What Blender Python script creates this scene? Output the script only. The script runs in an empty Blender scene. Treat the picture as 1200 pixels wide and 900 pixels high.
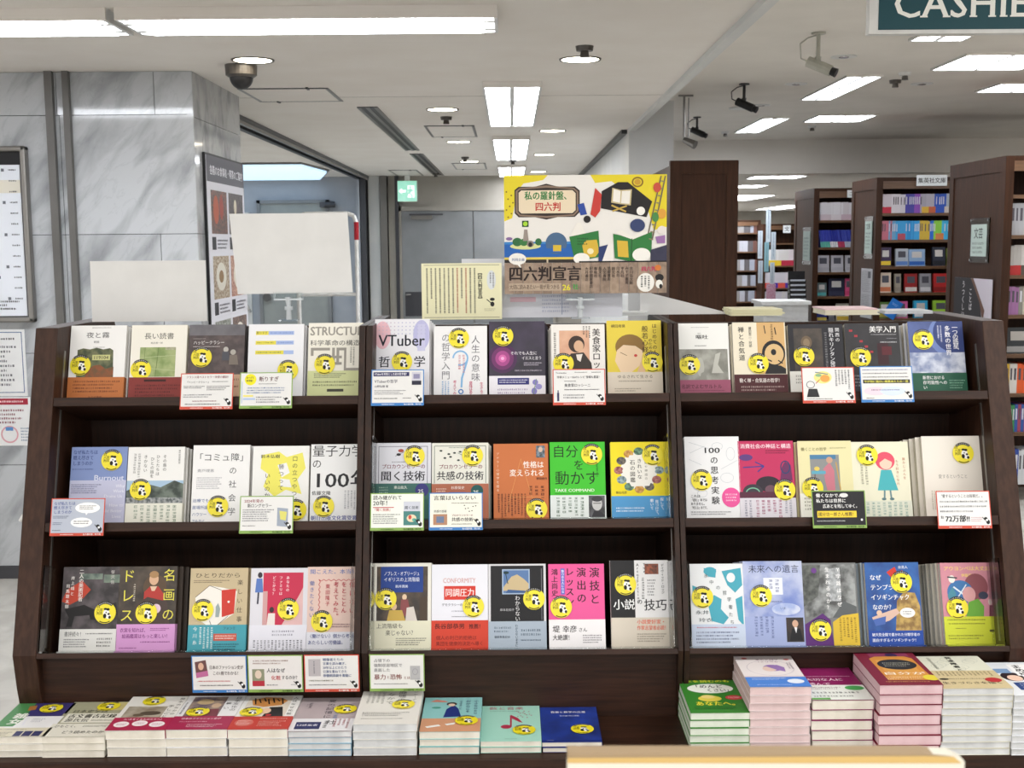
import bpy, math, random
import numpy as np
from mathutils import Matrix, Vector
random.seed(7)
C = bpy.context.scene.collection
PI = math.pi
# ---------------------------------------------------------------- camera, world, lights, exposure
EYE = 1.6
cd = bpy.data.cameras.new('camera'); cam = bpy.data.objects.new('camera', cd); C.objects.link(cam)
cd.sensor_width = 36; cd.lens = 1380 / 1200 * 36; cd.clip_start = .05; cd.clip_end = 80
cam.matrix_world = Matrix.Translation((0, 0, EYE)) @ Matrix.Rotation(PI/2 - math.atan(164/1380), 4, 'X') @ Matrix.Rotation(-.0078, 4, 'Z')
cd.dof.use_dof = True; cd.dof.focus_distance = 2.75; cd.dof.aperture_fstop = 18
bpy.context.scene.camera = cam
sc = bpy.context.scene
sc.view_settings.view_transform = 'Standard'; sc.view_settings.look = 'None'
sc.view_settings.exposure = 0.28; sc.view_settings.gamma = 1.0
sc.view_settings.use_curve_mapping = False
w = bpy.data.worlds.new('world'); sc.world = w; w.use_nodes = True
w.node_tree.nodes['Background'].inputs[0].default_value = (1, .99, .98, 1)
w.node_tree.nodes['Background'].inputs[1].default_value = .95
def area(name, x, y, z, sx, sy, power, col=(1, .99, .98), rot=(0, 0, 0)):
    l = bpy.data.lights.new(name, 'AREA'); l.shape = 'RECTANGLE'; l.size = sx; l.size_y = sy; l.energy = power; l.color = col
    o = bpy.data.objects.new(name, l); C.objects.link(o); o.location = (x, y, z); o.rotation_euler = rot
    return o
# ceiling fluorescents over the aisle where the photographer stands, and behind
for k, (ly, pw) in enumerate(((1.55, 6), (-.6, 15), (-3.0, 20))):
    for lx in (-2.1, -.7, .7, 2.1):
        area('aisle_light', lx, ly, 2.36, 1.25, .28, pw)
for lx, ly in ((4.6, 3.5), (4.6, 7.0), (6.6, 5.2), (6.6, 9.0), (2.6, 1.5)):      # unseen lights added outside the frame to brighten the shop on the right
    area('shop_fill', lx, ly, 2.57, 1.2, .5, 34)
# ---------------------------------------------------------------- materials
def lin(h):
    h = h.lstrip('#')
    c = [int(h[i:i+2], 16)/255 for i in (0, 2, 4)]
    return tuple(x/12.92 if x <= .04045 else ((x+.055)/1.055)**2.4 for x in c) + (1,)
MATS = {}
def newmat(name):
    m = bpy.data.materials.new(name); m.use_nodes = True
    return m, m.node_tree, m.node_tree.nodes['Principled BSDF']
def noise_mix(nt, c1, c2, scale, stretch=(1, 1, 1), detail=4, lo=.35, hi=.65, dist=0):
    tc = nt.nodes.new('ShaderNodeTexCoord'); mp = nt.nodes.new('ShaderNodeMapping'); mp.inputs['Scale'].default_value = stretch
    no = nt.nodes.new('ShaderNodeTexNoise'); no.inputs['Scale'].default_value = scale; no.inputs['Detail'].default_value = detail
    no.inputs['Distortion'].default_value = dist
    cr = nt.nodes.new('ShaderNodeValToRGB'); cr.color_ramp.elements[0].position = lo; cr.color_ramp.elements[1].position = hi
    cr.color_ramp.elements[0].color = c1; cr.color_ramp.elements[1].color = c2
    nt.links.new(tc.outputs['Object'], mp.inputs['Vector']); nt.links.new(mp.outputs[0], no.inputs['Vector'])
    nt.links.new(no.outputs['Fac'], cr.inputs[0])
    return cr, no, mp
def M(key):
    """'rrggbb' printed paper or paint; '@c1,c2,scale' printed picture of mottled colours; others by name"""
    if key in MATS: return MATS[key]
    if key[0] == '@':
        a = key[1:].split(','); m, nt, b = newmat('print_picture')
        cr, no, mp = noise_mix(nt, lin(a[0]), lin(a[1]), float(a[2])*2.5, lo=.38, hi=.62)
        nt.links.new(cr.outputs[0], b.inputs['Base Color']); b.inputs['Roughness'].default_value = .45
    else:
        m, nt, b = newmat('print_' + key)
        b.inputs['Base Color'].default_value = lin(key); b.inputs['Roughness'].default_value = .5
        b.inputs['Specular IOR Level'].default_value = .35
    MATS[key] = m
    return m
def mat(name, c1, c2, scale, stretch=(1, 1, 1), rough=.5, lo=.35, hi=.65, metal=0, bump=0, dist=0, spec=.5, detail=4):
    m, nt, b = newmat(name)
    cr, no, mp = noise_mix(nt, lin(c1), lin(c2), scale, stretch, detail, lo, hi, dist)
    nt.links.new(cr.outputs[0], b.inputs['Base Color'])
    b.inputs['Roughness'].default_value = rough; b.inputs['Metallic'].default_value = metal; b.inputs['Specular IOR Level'].default_value = spec
    if bump:
        bp = nt.nodes.new('ShaderNodeBump'); bp.inputs['Strength'].default_value = bump; bp.inputs['Distance'].default_value = .002
        nt.links.new(no.outputs['Fac'], bp.inputs['Height']); nt.links.new(bp.outputs[0], b.inputs['Normal'])
    MATS[name] = m
    return m
def emit(name, col, strength):
    m, nt, b = newmat(name)
    b.inputs['Base Color'].default_value = (.8, .8, .8, 1); b.inputs['Emission Color'].default_value = lin(col); b.inputs['Emission Strength'].default_value = strength
    MATS[name] = m
mat('wood', '20120b', '301c12', 9, (14, 14, 1.0), .45, bump=.15, spec=.28)
mat('wood_side', '301c13', '3f281c', 9, (12, 12, 1.0), .5, bump=.15, spec=.28)
mat('wood_h', '26150d', '372015', 9, (1, 14, 14), .45, bump=.15, spec=.28)
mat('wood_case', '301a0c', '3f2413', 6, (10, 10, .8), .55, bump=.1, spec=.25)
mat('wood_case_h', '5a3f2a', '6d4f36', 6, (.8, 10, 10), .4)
mat('ceiling_paint', 'e6e0d9', 'eae5df', 3, rough=.9, spec=.1)
mat('ceiling_paint_cool', 'e0dbd4', 'e6e1da', 3, rough=.9, spec=.1)
mat('wall_paint', 'cfd0cf', 'd6d6d4', 4, rough=.8, spec=.2)
mat('clear_plastic', 'c4cbd0', 'd4dade', 20, rough=.15)
mat('paint_grey', '5c5a57', '666461', 4, rough=.4)
mat('wall_grey', 'a3a8b0', 'adb1b8', 4, rough=.7)
mat('wall_beige', '98938a', 'a09b92', 4, rough=.7)
mat('door_grey', '7c7e80', '848688', 5, rough=.55)
mat('door_light', '8e9290', '979b98', 5, rough=.55)
mat('steel', '7d7a76', '8d8a86', 4, (1, 1, .05), .32, metal=.75)
mat('steel_dark', '46464a', '525256', 4, (1, 1, .05), .4, metal=.6)
mat('chrome', 'b5b5b5', 'cccccc', 5, rough=.2, metal=.9)
mat('black_plastic', '121214', '1b1b1e', 30, rough=.4)
mat('grey_plastic', '4a4540', '57524c', 30, rough=.35)
mat('white_plastic', 'd9d9d6', 'e4e4e1', 20, rough=.4)
mat('white_metal', 'cfcfcd', 'dadad8', 20, rough=.35)
mat('paper_white', 'dededd', 'e4e4e3', 12, rough=.7, spec=.2)
mat('pages', 'cfc9bb', 'e6e1d6', 60, (.3, .3, 40), .85, spec=.1)
mat('pages_pink', 'c9b0b0', 'dcc6c6', 60, (.3, .3, 40), .85, spec=.1)
mat('pages_rose', 'cba9ae', 'dcbfc4', 60, (.3, .3, 40), .85, spec=.1)
mat('pages_grey', 'b4b6b8', 'd6d8d9', 60, (.3, .3, 40), .85, spec=.1)
mat('pages_green', 'c6cfbf', 'dde3d6', 60, (.3, .3, 40), .85, spec=.1)
mat('camera_shell', 'a9a89c', 'b4b3a8', 20, rough=.45)
mat('floor_stone', 'b3b0a8', 'c6c3bb', 5, rough=.2, dist=1)
mat('joint_dark', '3b3b3a', '444443', 10, rough=.8)
emit('tube_light', 'f4f8ff', 18); emit('downlight_glow', 'fff3dc', 16); emit('lamp_blue', 'b4dafa', .95); emit('exit_green', '14b890', .75); emit('exit_white', 'eafff8', .9)
# polished marble with slanting grey veins
m, nt, b = newmat('marble'); MATS['marble'] = m
cr, no, mp = noise_mix(nt, lin('8c8f92'), lin('bcbfc2'), 9, (1, 1, .28), 12, .30, .56, .4)
mp.vector_type = 'TEXTURE'; mp.inputs['Scale'].default_value = (1, 1, 3.2); mp.inputs['Rotation'].default_value = (0, .65, 0)
oi = nt.nodes.new('ShaderNodeObjectInfo'); hs = nt.nodes.new('ShaderNodeHueSaturation')
mr = nt.nodes.new('ShaderNodeMapRange'); mr.inputs['To Min'].default_value = .88; mr.inputs['To Max'].default_value = 1.04
vo = nt.nodes.new('ShaderNodeTexNoise'); vo.inputs['Scale'].default_value = 14; vo.inputs['Detail'].default_value = 8; vo.inputs['Distortion'].default_value = .9
cr2 = nt.nodes.new('ShaderNodeValToRGB'); e = cr2.color_ramp.elements; e[0].position = .485; e[1].position = .5
e[0].color = (1, 1, 1, 1); e[1].color = (.72, .73, .74, 1); n3 = e.new(.515); n3.color = (1, 1, 1, 1)
mx = nt.nodes.new('ShaderNodeMix'); mx.data_type = 'RGBA'; mx.blend_type = 'MULTIPLY'; mx.inputs['Factor'].default_value = .35
nt.links.new(mp.outputs[0], vo.inputs['Vector']); nt.links.new(vo.outputs['Fac'], cr2.inputs[0])
nt.links.new(cr.outputs[0], mx.inputs[6]); nt.links.new(cr2.outputs[0], mx.inputs[7])
nt.links.new(oi.outputs['Random'], mr.inputs['Value']); nt.links.new(mr.outputs[0], hs.inputs['Value'])
nt.links.new(mx.outputs[2], hs.inputs['Color']); nt.links.new(hs.outputs[0], b.inputs['Base Color']); b.inputs['Roughness'].default_value = .08
# clear acrylic
m, nt, b = newmat('acrylic'); MATS['acrylic'] = m
b.inputs['Base Color'].default_value = (.93, .96, .96, 1); b.inputs['Transmission Weight'].default_value = 1; b.inputs['Roughness'].default_value = .03; b.inputs['IOR'].default_value = 1.2
m, nt, b = newmat('sticker_yellow'); MATS['sticker_yellow'] = m
b.inputs['Base Color'].default_value = lin('f0e02a'); b.inputs['Roughness'].default_value = .4
# ---------------------------------------------------------------- mesh helpers
class MB:
    def __init__(s): s.v = []; s.f = []; s.m = []; s.mats = []
    def mi(s, k):
        if k not in s.mats: s.mats.append(k)
        return s.mats.index(k)
    def add(s, vs, fs, k):
        n = len(s.v); s.v += [tuple(v) for v in vs]; i = s.mi(k)
        for f in fs: s.f.append([n+j for j in f]); s.m.append(i)
        return s
    def box(s, x0, x1, y0, y1, z0, z1, k):
        vs = [(x, y, z) for z in (z0, z1) for y in (y0, y1) for x in (x0, x1)]
        return s.add(vs, [(0, 2, 3, 1), (4, 5, 7, 6), (0, 1, 5, 4), (2, 6, 7, 3), (0, 4, 6, 2), (1, 3, 7, 5)], k)
    def hexa(s, vs, k):     # 8 corners ordered as box
        return s.add(vs, [(0, 2, 3, 1), (4, 5, 7, 6), (0, 1, 5, 4), (2, 6, 7, 3), (0, 4, 6, 2), (1, 3, 7, 5)], k)
    def prism(s, pts, off, k):   # closed outline in 3D pushed by off
        n = len(pts); p = [Vector(q) for q in pts]; o = Vector(off)
        return s.add(p + [q+o for q in p], [tuple(range(n))[::-1], tuple(range(n, 2*n))] + [(i, (i+1) % n, n+(i+1) % n, n+i) for i in range(n)], k)
    def cyl(s, a, b_, r0, r1, k, n=16):
        a = Vector(a); b_ = Vector(b_); d = (b_-a).normalized(); u = d.orthogonal().normalized(); v = d.cross(u)
        ring = lambda c, r: [c + (u*math.cos(2*PI*i/n) + v*math.sin(2*PI*i/n))*r for i in range(n)]
        return s.add(ring(a, r0)+ring(b_, r1), [tuple(range(n))[::-1], tuple(range(n, 2*n))] + [(i, (i+1) % n, n+(i+1) % n, n+i) for i in range(n)], k)
    def tube(s, pts, r, k, n=8):
        for a, b_ in zip(pts, pts[1:]): s.cyl(a, b_, r, r, k, n)
        return s
    def dome(s, c, r, h, k, n=20, rings=6):   # half ball hanging down
        vs = []; fs = []
        for j in range(rings):
            a = PI/2*j/rings
            vs += [(c[0]+r*math.cos(a)*math.cos(2*PI*i/n), c[1]+r*math.cos(a)*math.sin(2*PI*i/n), c[2]-h*math.sin(a)) for i in range(n)]
        vs.append((c[0], c[1], c[2]-h))
        for j in range(rings-1):
            for i in range(n): fs.append((j*n+i, j*n+(i+1) % n, (j+1)*n+(i+1) % n, (j+1)*n+i))
        for i in range(n): fs.append(((rings-1)*n+i, (rings-1)*n+(i+1) % n, rings*n))
        return s.add(vs, fs, k)
    def mesh(s, name, smooth=False):
        me = bpy.data.meshes.new(name); me.from_pydata(s.v, [], s.f)
        for k in s.mats: me.materials.append(M(k))
        me.polygons.foreach_set('material_index', s.m)
        if smooth: me.polygons.foreach_set('use_smooth', [True]*len(s.f))
        me.update(); return me
    def build(s, name, parent=None, loc=(0, 0, 0), rot=(0, 0, 0), smooth=False, bevel=0):
        o = link(name, s.mesh(name, smooth), parent, loc, rot)
        if bevel:
            b = o.modifiers.new('edge', 'BEVEL'); b.width = bevel; b.segments = 2; b.limit_method = 'ANGLE'
        return o
def link(name, me, parent=None, loc=(0, 0, 0), rot=(0, 0, 0)):
    o = bpy.data.objects.new(name, me); C.objects.link(o); o.parent = parent; o.location = loc; o.rotation_euler = rot
    return o
def tag(o, label=None, cat=None, group=None, kind=None):
    if label: o['label'] = label
    if cat: o['category'] = cat
    if group: o['group'] = group
    if kind: o['kind'] = kind
    return o
def thing(name, label, cat, loc=(0, 0, 0), rot=(0, 0, 0), group=None):
    return tag(link(name, None, None, loc, rot), label, cat, group)
def struct(name, mb, parent=None, loc=(0, 0, 0)):
    o = mb.build(name, parent, loc)
    if not parent: o['kind'] = 'structure'
    return o
def one(name, label, cat, mb, loc=(0, 0, 0), rot=(0, 0, 0), group=None, **kw):
    return tag(mb.build(name, None, loc, rot, **kw), label, cat, group)
# ---------------------------------------------------------------- lettering: each character turned once into triangles
GL = {}; BOLD = {}
def raw(txt, wt):
    c = bpy.data.curves.new('glyph', 'FONT'); c.body = txt; c.resolution_u = 2; c.fill_mode = 'FRONT'
    o = bpy.data.objects.new('glyph', c)
    me = bpy.data.meshes.new_from_object(o); me.calc_loop_triangles()
    v = np.zeros(len(me.vertices)*3); me.vertices.foreach_get('co', v); t = np.zeros(len(me.loop_triangles)*3, int); me.loop_triangles.foreach_get('vertices', t)
    bpy.data.objects.remove(o); bpy.data.curves.remove(c); bpy.data.meshes.remove(me)
    return v.reshape(-1, 3)[:, :2], t.reshape(-1, 3)
def glyph(ch, wt=0):
    if (ch, wt) not in GL:
        if ch in ' \u3000': v, t = np.zeros((0, 2)), np.zeros((0, 3), int); adv = .3 if ch == ' ' else 1
        else:
            v, t = raw(ch, 0)
            adv = 1.0 if ord(ch) > 0x2fff else raw(ch+'I', 0)[0][:, 0].max() - raw('I', 0)[0][:, 0].max()
            if wt:      # heavier strokes: the same outline laid down again, slightly shifted
                sh = ((-.014, 0), (.014, .006)) if wt == 1 else ((-.03, -.012), (0, .012), (.03, -.012), (.012, .014)); n = len(v)
                t = np.concatenate([t+n*i for i in range(len(sh))]); v = np.concatenate([v+np.array(s) for s in sh])
                BOLD[ch, wt] = n
        GL[ch, wt] = (v, t, adv)
    return GL[ch, wt]
def clip(P, y, x1, z0, z1):
    """polygon P of (x, z) trimmed to the sheet"""
    for ax, lim, sg in ((0, 0, 1), (0, x1, -1), (1, z0, 1), (1, z1, -1)):
        Q = []
        for i, p in enumerate(P):
            q = P[i-1]; dp, dq = (p[ax]-lim)*sg, (q[ax]-lim)*sg
            if (dp < 0) != (dq < 0):
                f = dq/(dq-dp); Q.append((q[0]+(p[0]-q[0])*f, q[1]+(p[1]-q[1])*f))
            if dp >= 0: Q.append(p)
        P = Q
        if len(P) < 3: return []
    return P
def trim(mb, x1, z0, z1):
    if not mb.v: return mb
    e = 1e-6
    if all(-e <= v[0] <= x1+e and z0-e <= v[2] <= z1+e for v in mb.v): return mb
    nb = MB()
    for f, m in zip(mb.f, mb.m):
        vs = [mb.v[i] for i in f]
        if all(-e <= v[0] <= x1+e and z0-e <= v[2] <= z1+e for v in vs): nb.add(vs, [tuple(range(len(vs)))], mb.mats[m]); continue
        P = clip([(v[0], v[2]) for v in vs], vs[0][1], x1, z0, z1)
        if P: nb.add([(p[0], vs[0][1], p[1]) for p in P], [tuple(range(len(P)))], mb.mats[m])
    return nb
def put(mb, v, t, fn, k, n=None):
    if not len(v): return
    ps = [fn(a, b) for a, b in v]; n = n or len(ps)     # each shifted copy lies a hair in front of the last
    mb.add([(p[0], p[1]-.000006*(i//n), p[2]) for i, p in enumerate(ps)], t.tolist(), k)
DZ = .00003
def mark(L, pt, xa, ya, xb, yb, c, rnd):
    # one unreadable small character: a block when tiny, else a few crossing strokes
    q = lambda u0, v0, u1, v1: L.add([pt(xa+(xb-xa)*u, ya+(yb-ya)*v) for u, v in ((u0, v0), (u0, v1), (u1, v1), (u1, v0))], [(0, 1, 2, 3)], c)
    if min(abs(xb-xa), abs(yb-ya)) < 1.7: q(0, 0, 1, 1); return
    q(.0, .0, 1, .17); q(rnd.uniform(.1, .3), .42, .95, .58); q(0, .84, 1, 1)
    if rnd.random() < .6: q(.42, 0, .58, 1)
    if rnd.random() < .5: q(0, 0, .15, 1)
    if rnd.random() < .4: q(.85, .1, 1, .9)
def art(name, W, items, parent=None, y=-.0002, unit=100, lname='lettering', rot=(0, 0, 0), loc=(0, 0, 0), H=None):
    """flat print on a sheet whose top-left corner is (0, H): units of W/unit, measured right and down"""
    s = W/unit; A = MB(); L = MB(); rnd = random.Random(len(items)*7+int(W*1e4))
    for n, it in enumerate(items):
        yy = y - DZ*n; k = it[0]
        pt = lambda a, b, yy=yy: (a*s, yy, -b*s)
        if k == 'r': A.add([pt(it[1], it[2]), pt(it[1], it[4]), pt(it[3], it[4]), pt(it[3], it[2])], [(0, 1, 2, 3)], it[5])
        elif k == 'p':
            q = it[1]; A.add([pt(q[i], q[i+1]) for i in range(0, len(q), 2)], [tuple(range(len(q)//2))], it[2])
        elif k == 'e': A.add([pt(it[1]+it[3]*math.cos(-2*PI*i/24), it[2]+it[4]*math.sin(-2*PI*i/24)) for i in range(24)], [tuple(range(24))], it[5])
        elif k == 'o':
            vs = [pt(it[1]+(it[3]-d)*math.cos(2*PI*i/28), it[2]+(it[4]-d)*math.sin(2*PI*i/28)) for i in range(28) for d in (0, it[5])]
            A.add(vs, [(2*i, 2*((i+1) % 28), 2*((i+1) % 28)+1, 2*i+1) for i in range(28)], it[6])
        elif k == 'l':
            x0, y0, x1, y1, wd, c = it[1:]; L_ = math.hypot(x1-x0, y1-y0); a, b = -(y1-y0)/L_*wd/2, (x1-x0)/L_*wd/2
            A.add([pt(x0+a, y0+b), pt(x1+a, y1+b), pt(x1-a, y1-b), pt(x0-a, y0-b)], [(0, 1, 2, 3)], c)
        elif k in 'gw':   # lines of print too small to read
            x0, y0, x1, y1, cnt, c = it[1:]
            for i in range(cnt):
                if k == 'g':
                    a = y0+(y1-y0)*(i+.2)/cnt; b = y0+(y1-y0)*(i+.72)/cnt; x = x0; end = x1-rnd.random()*.25*(x1-x0)*(i > 0); st = (b-a)
                    while x < end:
                        q = min(x+st*rnd.uniform(.4, .85), end); j = (b-a)*rnd.uniform(0, .22); mark(L, pt, x, a+j, q, b, c, rnd); x = q+st*rnd.uniform(.28, .6)
                else:
                    a = x1-(x1-x0)*(i+.72)/cnt; b = x1-(x1-x0)*(i+.2)/cnt; x = y0; end = y1-rnd.random()*.3*(y1-y0)*(i > 0); st = b-a
                    while x < end:
                        q = min(x+st*rnd.uniform(.4, .85), end); mark(L, pt, a, x, b, q, c, rnd); x = q+st*rnd.uniform(.28, .6)
        elif k == 'h':
            txt, x, yt, sz, c = it[1:6]; wt = it[6] if len(it) > 6 else 0; sx = 1
            if len(it) > 7: sx = it[7]/(sum(glyph(ch, wt)[2] for ch in txt)*sz)
            for ch in txt:
                v, t, adv = glyph(ch, wt); put(L, v, t, lambda a, b: pt(x+a*sz*sx, yt+(.88-b)*sz), c, BOLD.get((ch, wt))); x += adv*sz*sx
        elif k == 'v':
            txt, x, yt, sz, c = it[1:6]; wt = it[6] if len(it) > 6 else 0; st = sz if len(it) < 8 else it[7]/len(txt)
            for ch in txt:
                v, t, adv = glyph(ch, wt)
                if ch in 'ー「」（）【】…': fn = lambda a, b: pt(x+(1-(.88-b))*sz, yt+a*sz)
                elif ch in '、。': fn = lambda a, b: pt(x+(a+.6)*sz, yt+(.28-b)*sz)
                else: fn = lambda a, b: pt(x+a*sz+(1-adv)*sz/2, yt+(.88-b)*sz)
                put(L, v, t, fn, c, BOLD.get((ch, wt))); yt += st
    if H: A = trim(A, W, -H, 0); L = trim(L, W, -H, 0)
    H = H if H is not None else 0
    if A.f: A.build(name, parent, (loc[0], loc[1], loc[2]+H), rot)
    if L.f: L.build(lname, parent, (loc[0], loc[1], loc[2]+H), rot)
# ================================================================ the room
def quad_slab(mb, x0, x1, y0, y1, z0, z1, k): return mb.box(x0, x1, y0, y1, z0, z1, k)
ZC, ZR, ZL = 2.41, 2.60, 2.269
struct('floor', MB().box(-7, 9, -4.5, 26, -.05, 0, 'floor_stone'))
struct('ceiling', MB().box(-7, .842, -4.5, 14.4, ZC, ZC+.1, 'ceiling_paint'))
struct('ceiling', MB().box(.885, 9, -4.5, 11.8, ZR, ZR+.1, 'ceiling_paint_cool'))
struct('trim_7', MB().box(.885, 9, 11.8, 11.9, ZL, ZR+.1, 'ceiling_paint_cool'))
struct('ceiling', MB().box(1.2, 9, 11.9, 26, ZL, ZL+.05, 'ceiling_paint'))
struct('trim_1', MB().box(.842, .885, -4.5, 8.5, ZC-.025, ZR+.05, 'wall_paint'))          # edge of the dropped ceiling
struct('ceiling_line', MB().box(-7, .842, 6.62, 6.626, ZC-.001, ZC+.01, 'wall_beige'), None)
bpy.data.objects['ceiling_line'].name = 'trim_2'
# marble wall and pillar: dark backing, one slab per object
YW, XP = 5.6, -1.476
wl = struct('wall_left', MB().box(-6, XP-.02, YW+.02, 6.55, 0, ZC, 'joint_dark'))
def slab(x0, x1, z0, z1):
    MB().box(x0+.0015, x1-.0015, YW, YW+.03, z0+.0015, z1-.0015, 'marble').build('marble_slab', wl)
for z0, z1, xs in ((2.212, ZC, (-4.2, -3.4, -2.11, -1.655, XP)), (1.66, 2.212, (-4.2, -3.2, -2.10, XP)), (1.1, 1.66, (-4.2, -3.3, -2.10, -1.652, XP)),
                   (.56, 1.1, (-4.2, -3.2, -2.10, XP)), (.06, .56, (-4.2, -3.3, -2.1, XP))):
    for a, b in zip(xs, xs[1:]): slab(a, b, z0, z1)
for z0, z1, ys in ((2.2, ZC, (YW+.002, 6.27, 6.56)), (1.66, 2.2, (YW+.002, 5.75, 6.56)), (.06, 1.66, (YW+.002, 6.0, 6.56))):
    for a, b in zip(ys, ys[1:]):
        MB().box(XP-.03, XP, a+.0015, b-.0015, z0+.0015, z1-.0015, 'marble').build('marble_slab', wl)
MB().box(-4.2, XP, YW-.012, YW+.02, 0, .06, 'steel_dark').build('skirting_strip', wl)
for x0, x1 in ((-2.153, -2.118), (-2.071, -2.042)):
    MB().box(x0, x1, YW-.03, YW+.01, .02, ZC, 'paint_grey').build('steel_strip', wl)
# room behind the pillar and end wall of the passage
YE = 14.2
struct('wall_back', MB().box(-1.72, .842, YE, YE+.15, 0, ZC, 'wall_beige').box(-6, -1.72, YE+.01, YE+.15, 0, ZC, 'wall_grey'))
struct('wall_side', MB().box(.842, 1.16, 8.5, YE, 0, ZC, 'wall_paint').box(.86, 1.16, 8.5, 11.8, ZC, ZR, 'wall_paint'))
struct('wall_right', MB().box(8.9, 9, -4.5, 26, 0, 3, 'wall_beige').box(1.16, 9, 25.8, 26, 0, 3, 'wall_beige'))
struct('trim_3', MB().box(.80, .84, 8.6, YE, ZC-.03, ZC-.002, 'black_plastic'))  # black strip standing in for the dark shadow gap along the ceiling
struct('trim_4', MB().box(-1.74, -1.67, 6.56, YE, ZC-.03, ZC-.001, 'steel_dark').box(-1.80, -1.76, 6.56, YE, ZC-.045, ZC-.001, 'black_plastic').box(-1.70, -1.675, 6.56, YE, ZC-.05, ZC-.03, 'steel'))
struct('trim_5', MB().box(-1.76, -1.70, YE-.25, YE, 0, ZC-.03, 'steel_dark').box(-1.80, -1.77, YE-.25, YE-.05, 0, ZC-.03, 'wall_grey'))
struct('trim_6', MB().box(-1.68, -1.55, YE-.12, YE, 0, ZC, 'wall_paint').box(-1.54, -1.46, YE-.16, YE, 0, ZC, 'steel').box(-1.45, -1.34, YE-.08, YE, 0, ZC, 'wall_beige').box(-1.37, -1.33, YE-.1, YE, 0, ZC, 'steel_dark'))
d = struct('door_1', MB().box(-1.30, -.45, YE-.05, YE-.005, 0, 2.0, 'door_grey').box(-.44, .5, YE-.05, YE-.005, 0, 2.0, 'door_grey'))
MB().box(-1.33, -1.30, YE-.07, YE, 0, 2.05, 'wall_beige').box(.5, .53, YE-.07, YE, 0, 2.05, 'wall_beige').box(-1.33, .53, YE-.07, YE, 2.0, 2.05, 'wall_beige').build('door_frame', d)
MB().box(-1.18, -.93, YE-.13, YE-.05, 1.9, 1.96, 'steel').box(-1.2, -.80, YE-.15, YE-.13, 1.945, 1.965, 'steel_dark').build('door_closer', d)
MB().box(-1.27, -1.0, YE-.06, YE-.05, .75, 1.04, 'steel_dark').build('vent_grille', d)
MB().box(-1.26, -1.2, YE-.1, YE-.05, 1.0, 1.02, 'chrome').build('door_handle', d)
d = struct('door_2', MB().box(-2.98, -2.20, YE-.03, YE+.01, 0, 2.10, 'door_light'))
MB().box(-3.02, -2.98, YE-.05, YE+.01, 0, 2.14, 'door_grey').box(-2.20, -2.16, YE-.05, YE+.01, 0, 2.14, 'door_grey').box(-3.02, -2.16, YE-.05, YE+.01, 2.10, 2.14, 'door_grey').build('door_frame', d)
MB().box(-2.26, -2.1, YE-.12, YE-.03, 2.05, 2.11, 'steel_dark').cyl((-2.2, YE-.1, 2.08), (-2.08, YE-.1, 2.08), .035, .035, 'steel_dark').build('door_closer', d)
MB().cyl((-2.92, YE-.1, .99), (-2.92, YE-.03, .99), .05, .035, 'chrome').build('door_knob', d)
d = struct('door_3', MB().box(-3.75, -3.12, YE-.03, YE+.01, 0, 2.0, 'wall_paint'))
MB().tube([(-3.2, YE-.03, .98), (-3.2, YE-.09, .96), (-3.14, YE-.09, .84), (-3.14, YE-.03, .82)], .018, 'chrome').build('door_handle', d)
# ---------------------------------------------------------------- lamps and fittings on the ceilings
def batten(x0, x1, label):
    t = thing('fluorescent_fixture', label, 'ceiling light', ((x0+x1)/2, 4.28, ZC), group='long fluorescent ceiling fixtures')
    h = (x1-x0)/2
    MB().box(-h, h, -.152, -.140, -.042, 0, 'ceiling_paint').box(-h, h, .142, .154, -.042, 0, 'white_metal').box(-h, -h+.012, -.14, .142, -.042, 0, 'white_metal').box(h-.012, h, -.14, .142, -.042, 0, 'white_metal').build('housing', t)
    MB().box(-h+.012, h-.012, -.14, .142, -.012, -.002, 'white_metal').build('reflector', t)
    for yy in (-.07, .07):
        tb = MB().cyl((-h+.05, yy, -.028), (h-.05, yy, -.028), .0125, .0125, 'tube_light', 10).build('tube', t)
        for e_ in (-1, 1): MB().box(min(e_*(h-.05), e_*(h-.012)), max(e_*(h-.05), e_*(h-.012)), yy-.016, yy+.016, -.044, -.012, 'white_plastic').build('socket', tb)
    MB().box(-h+.05, h-.05, -.135, .137, -.0445, -.0435, 'tube_light').build('diffuser', t)
batten(-1.345, -.04, 'long fluorescent ceiling fixture ending above the white boards, nearest the camera')
batten(-2.68, -1.375, 'fluorescent ceiling fixture at the upper left corner, cut off by the frame')
def troffer(x0, x1, y0, y1, zc, label, gr, k='tube_light', rim=.012):
    t = thing('troffer_light', label, 'ceiling light', ((x0+x1)/2, (y0+y1)/2, zc), group=gr)
    a, b = (x1-x0)/2, (y1-y0)/2; hh = -.03 if zc == ZC else -.013
    MB().box(-a-rim, a+rim, -b-rim, -b, hh, 0, 'ceiling_paint').box(-a-rim, a+rim, b, b+rim, hh, 0, 'white_metal').box(-a-rim, -a, -b, b, hh, 0, 'white_metal').box(a, a+rim, -b, b, hh, 0, 'white_metal').build('housing', t)
    MB().box(-a, -.012, -b, b, hh+.008, -.001, k).box(.012, a, -b, b, hh+.008, -.001, k).build('lamp_panel', t)
    MB().box(-.012, .012, -b, b, hh+.004, -.001, 'white_metal').build('divider_strip', t)
troffer(-.125, .15, 6.05, 8.0, ZC, 'twin tube ceiling light in the passage, largest of the three above the poster', 'passage troffers')
troffer(-.125, .14, 9.05, 11.2, ZC, 'twin tube ceiling light in the passage, middle of the three above the poster', 'passage troffers')
troffer(-.12, .15, 12.3, 14.0, ZC, 'twin tube ceiling light in the passage, farthest, just above the poster edge', 'passage troffers')
G = 'bookshop ceiling lights'
troffer(2.0, 2.25, 5.9, 6.02, ZR, 'thin lit strip of ceiling light directly under the cashier sign', G)
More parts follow.
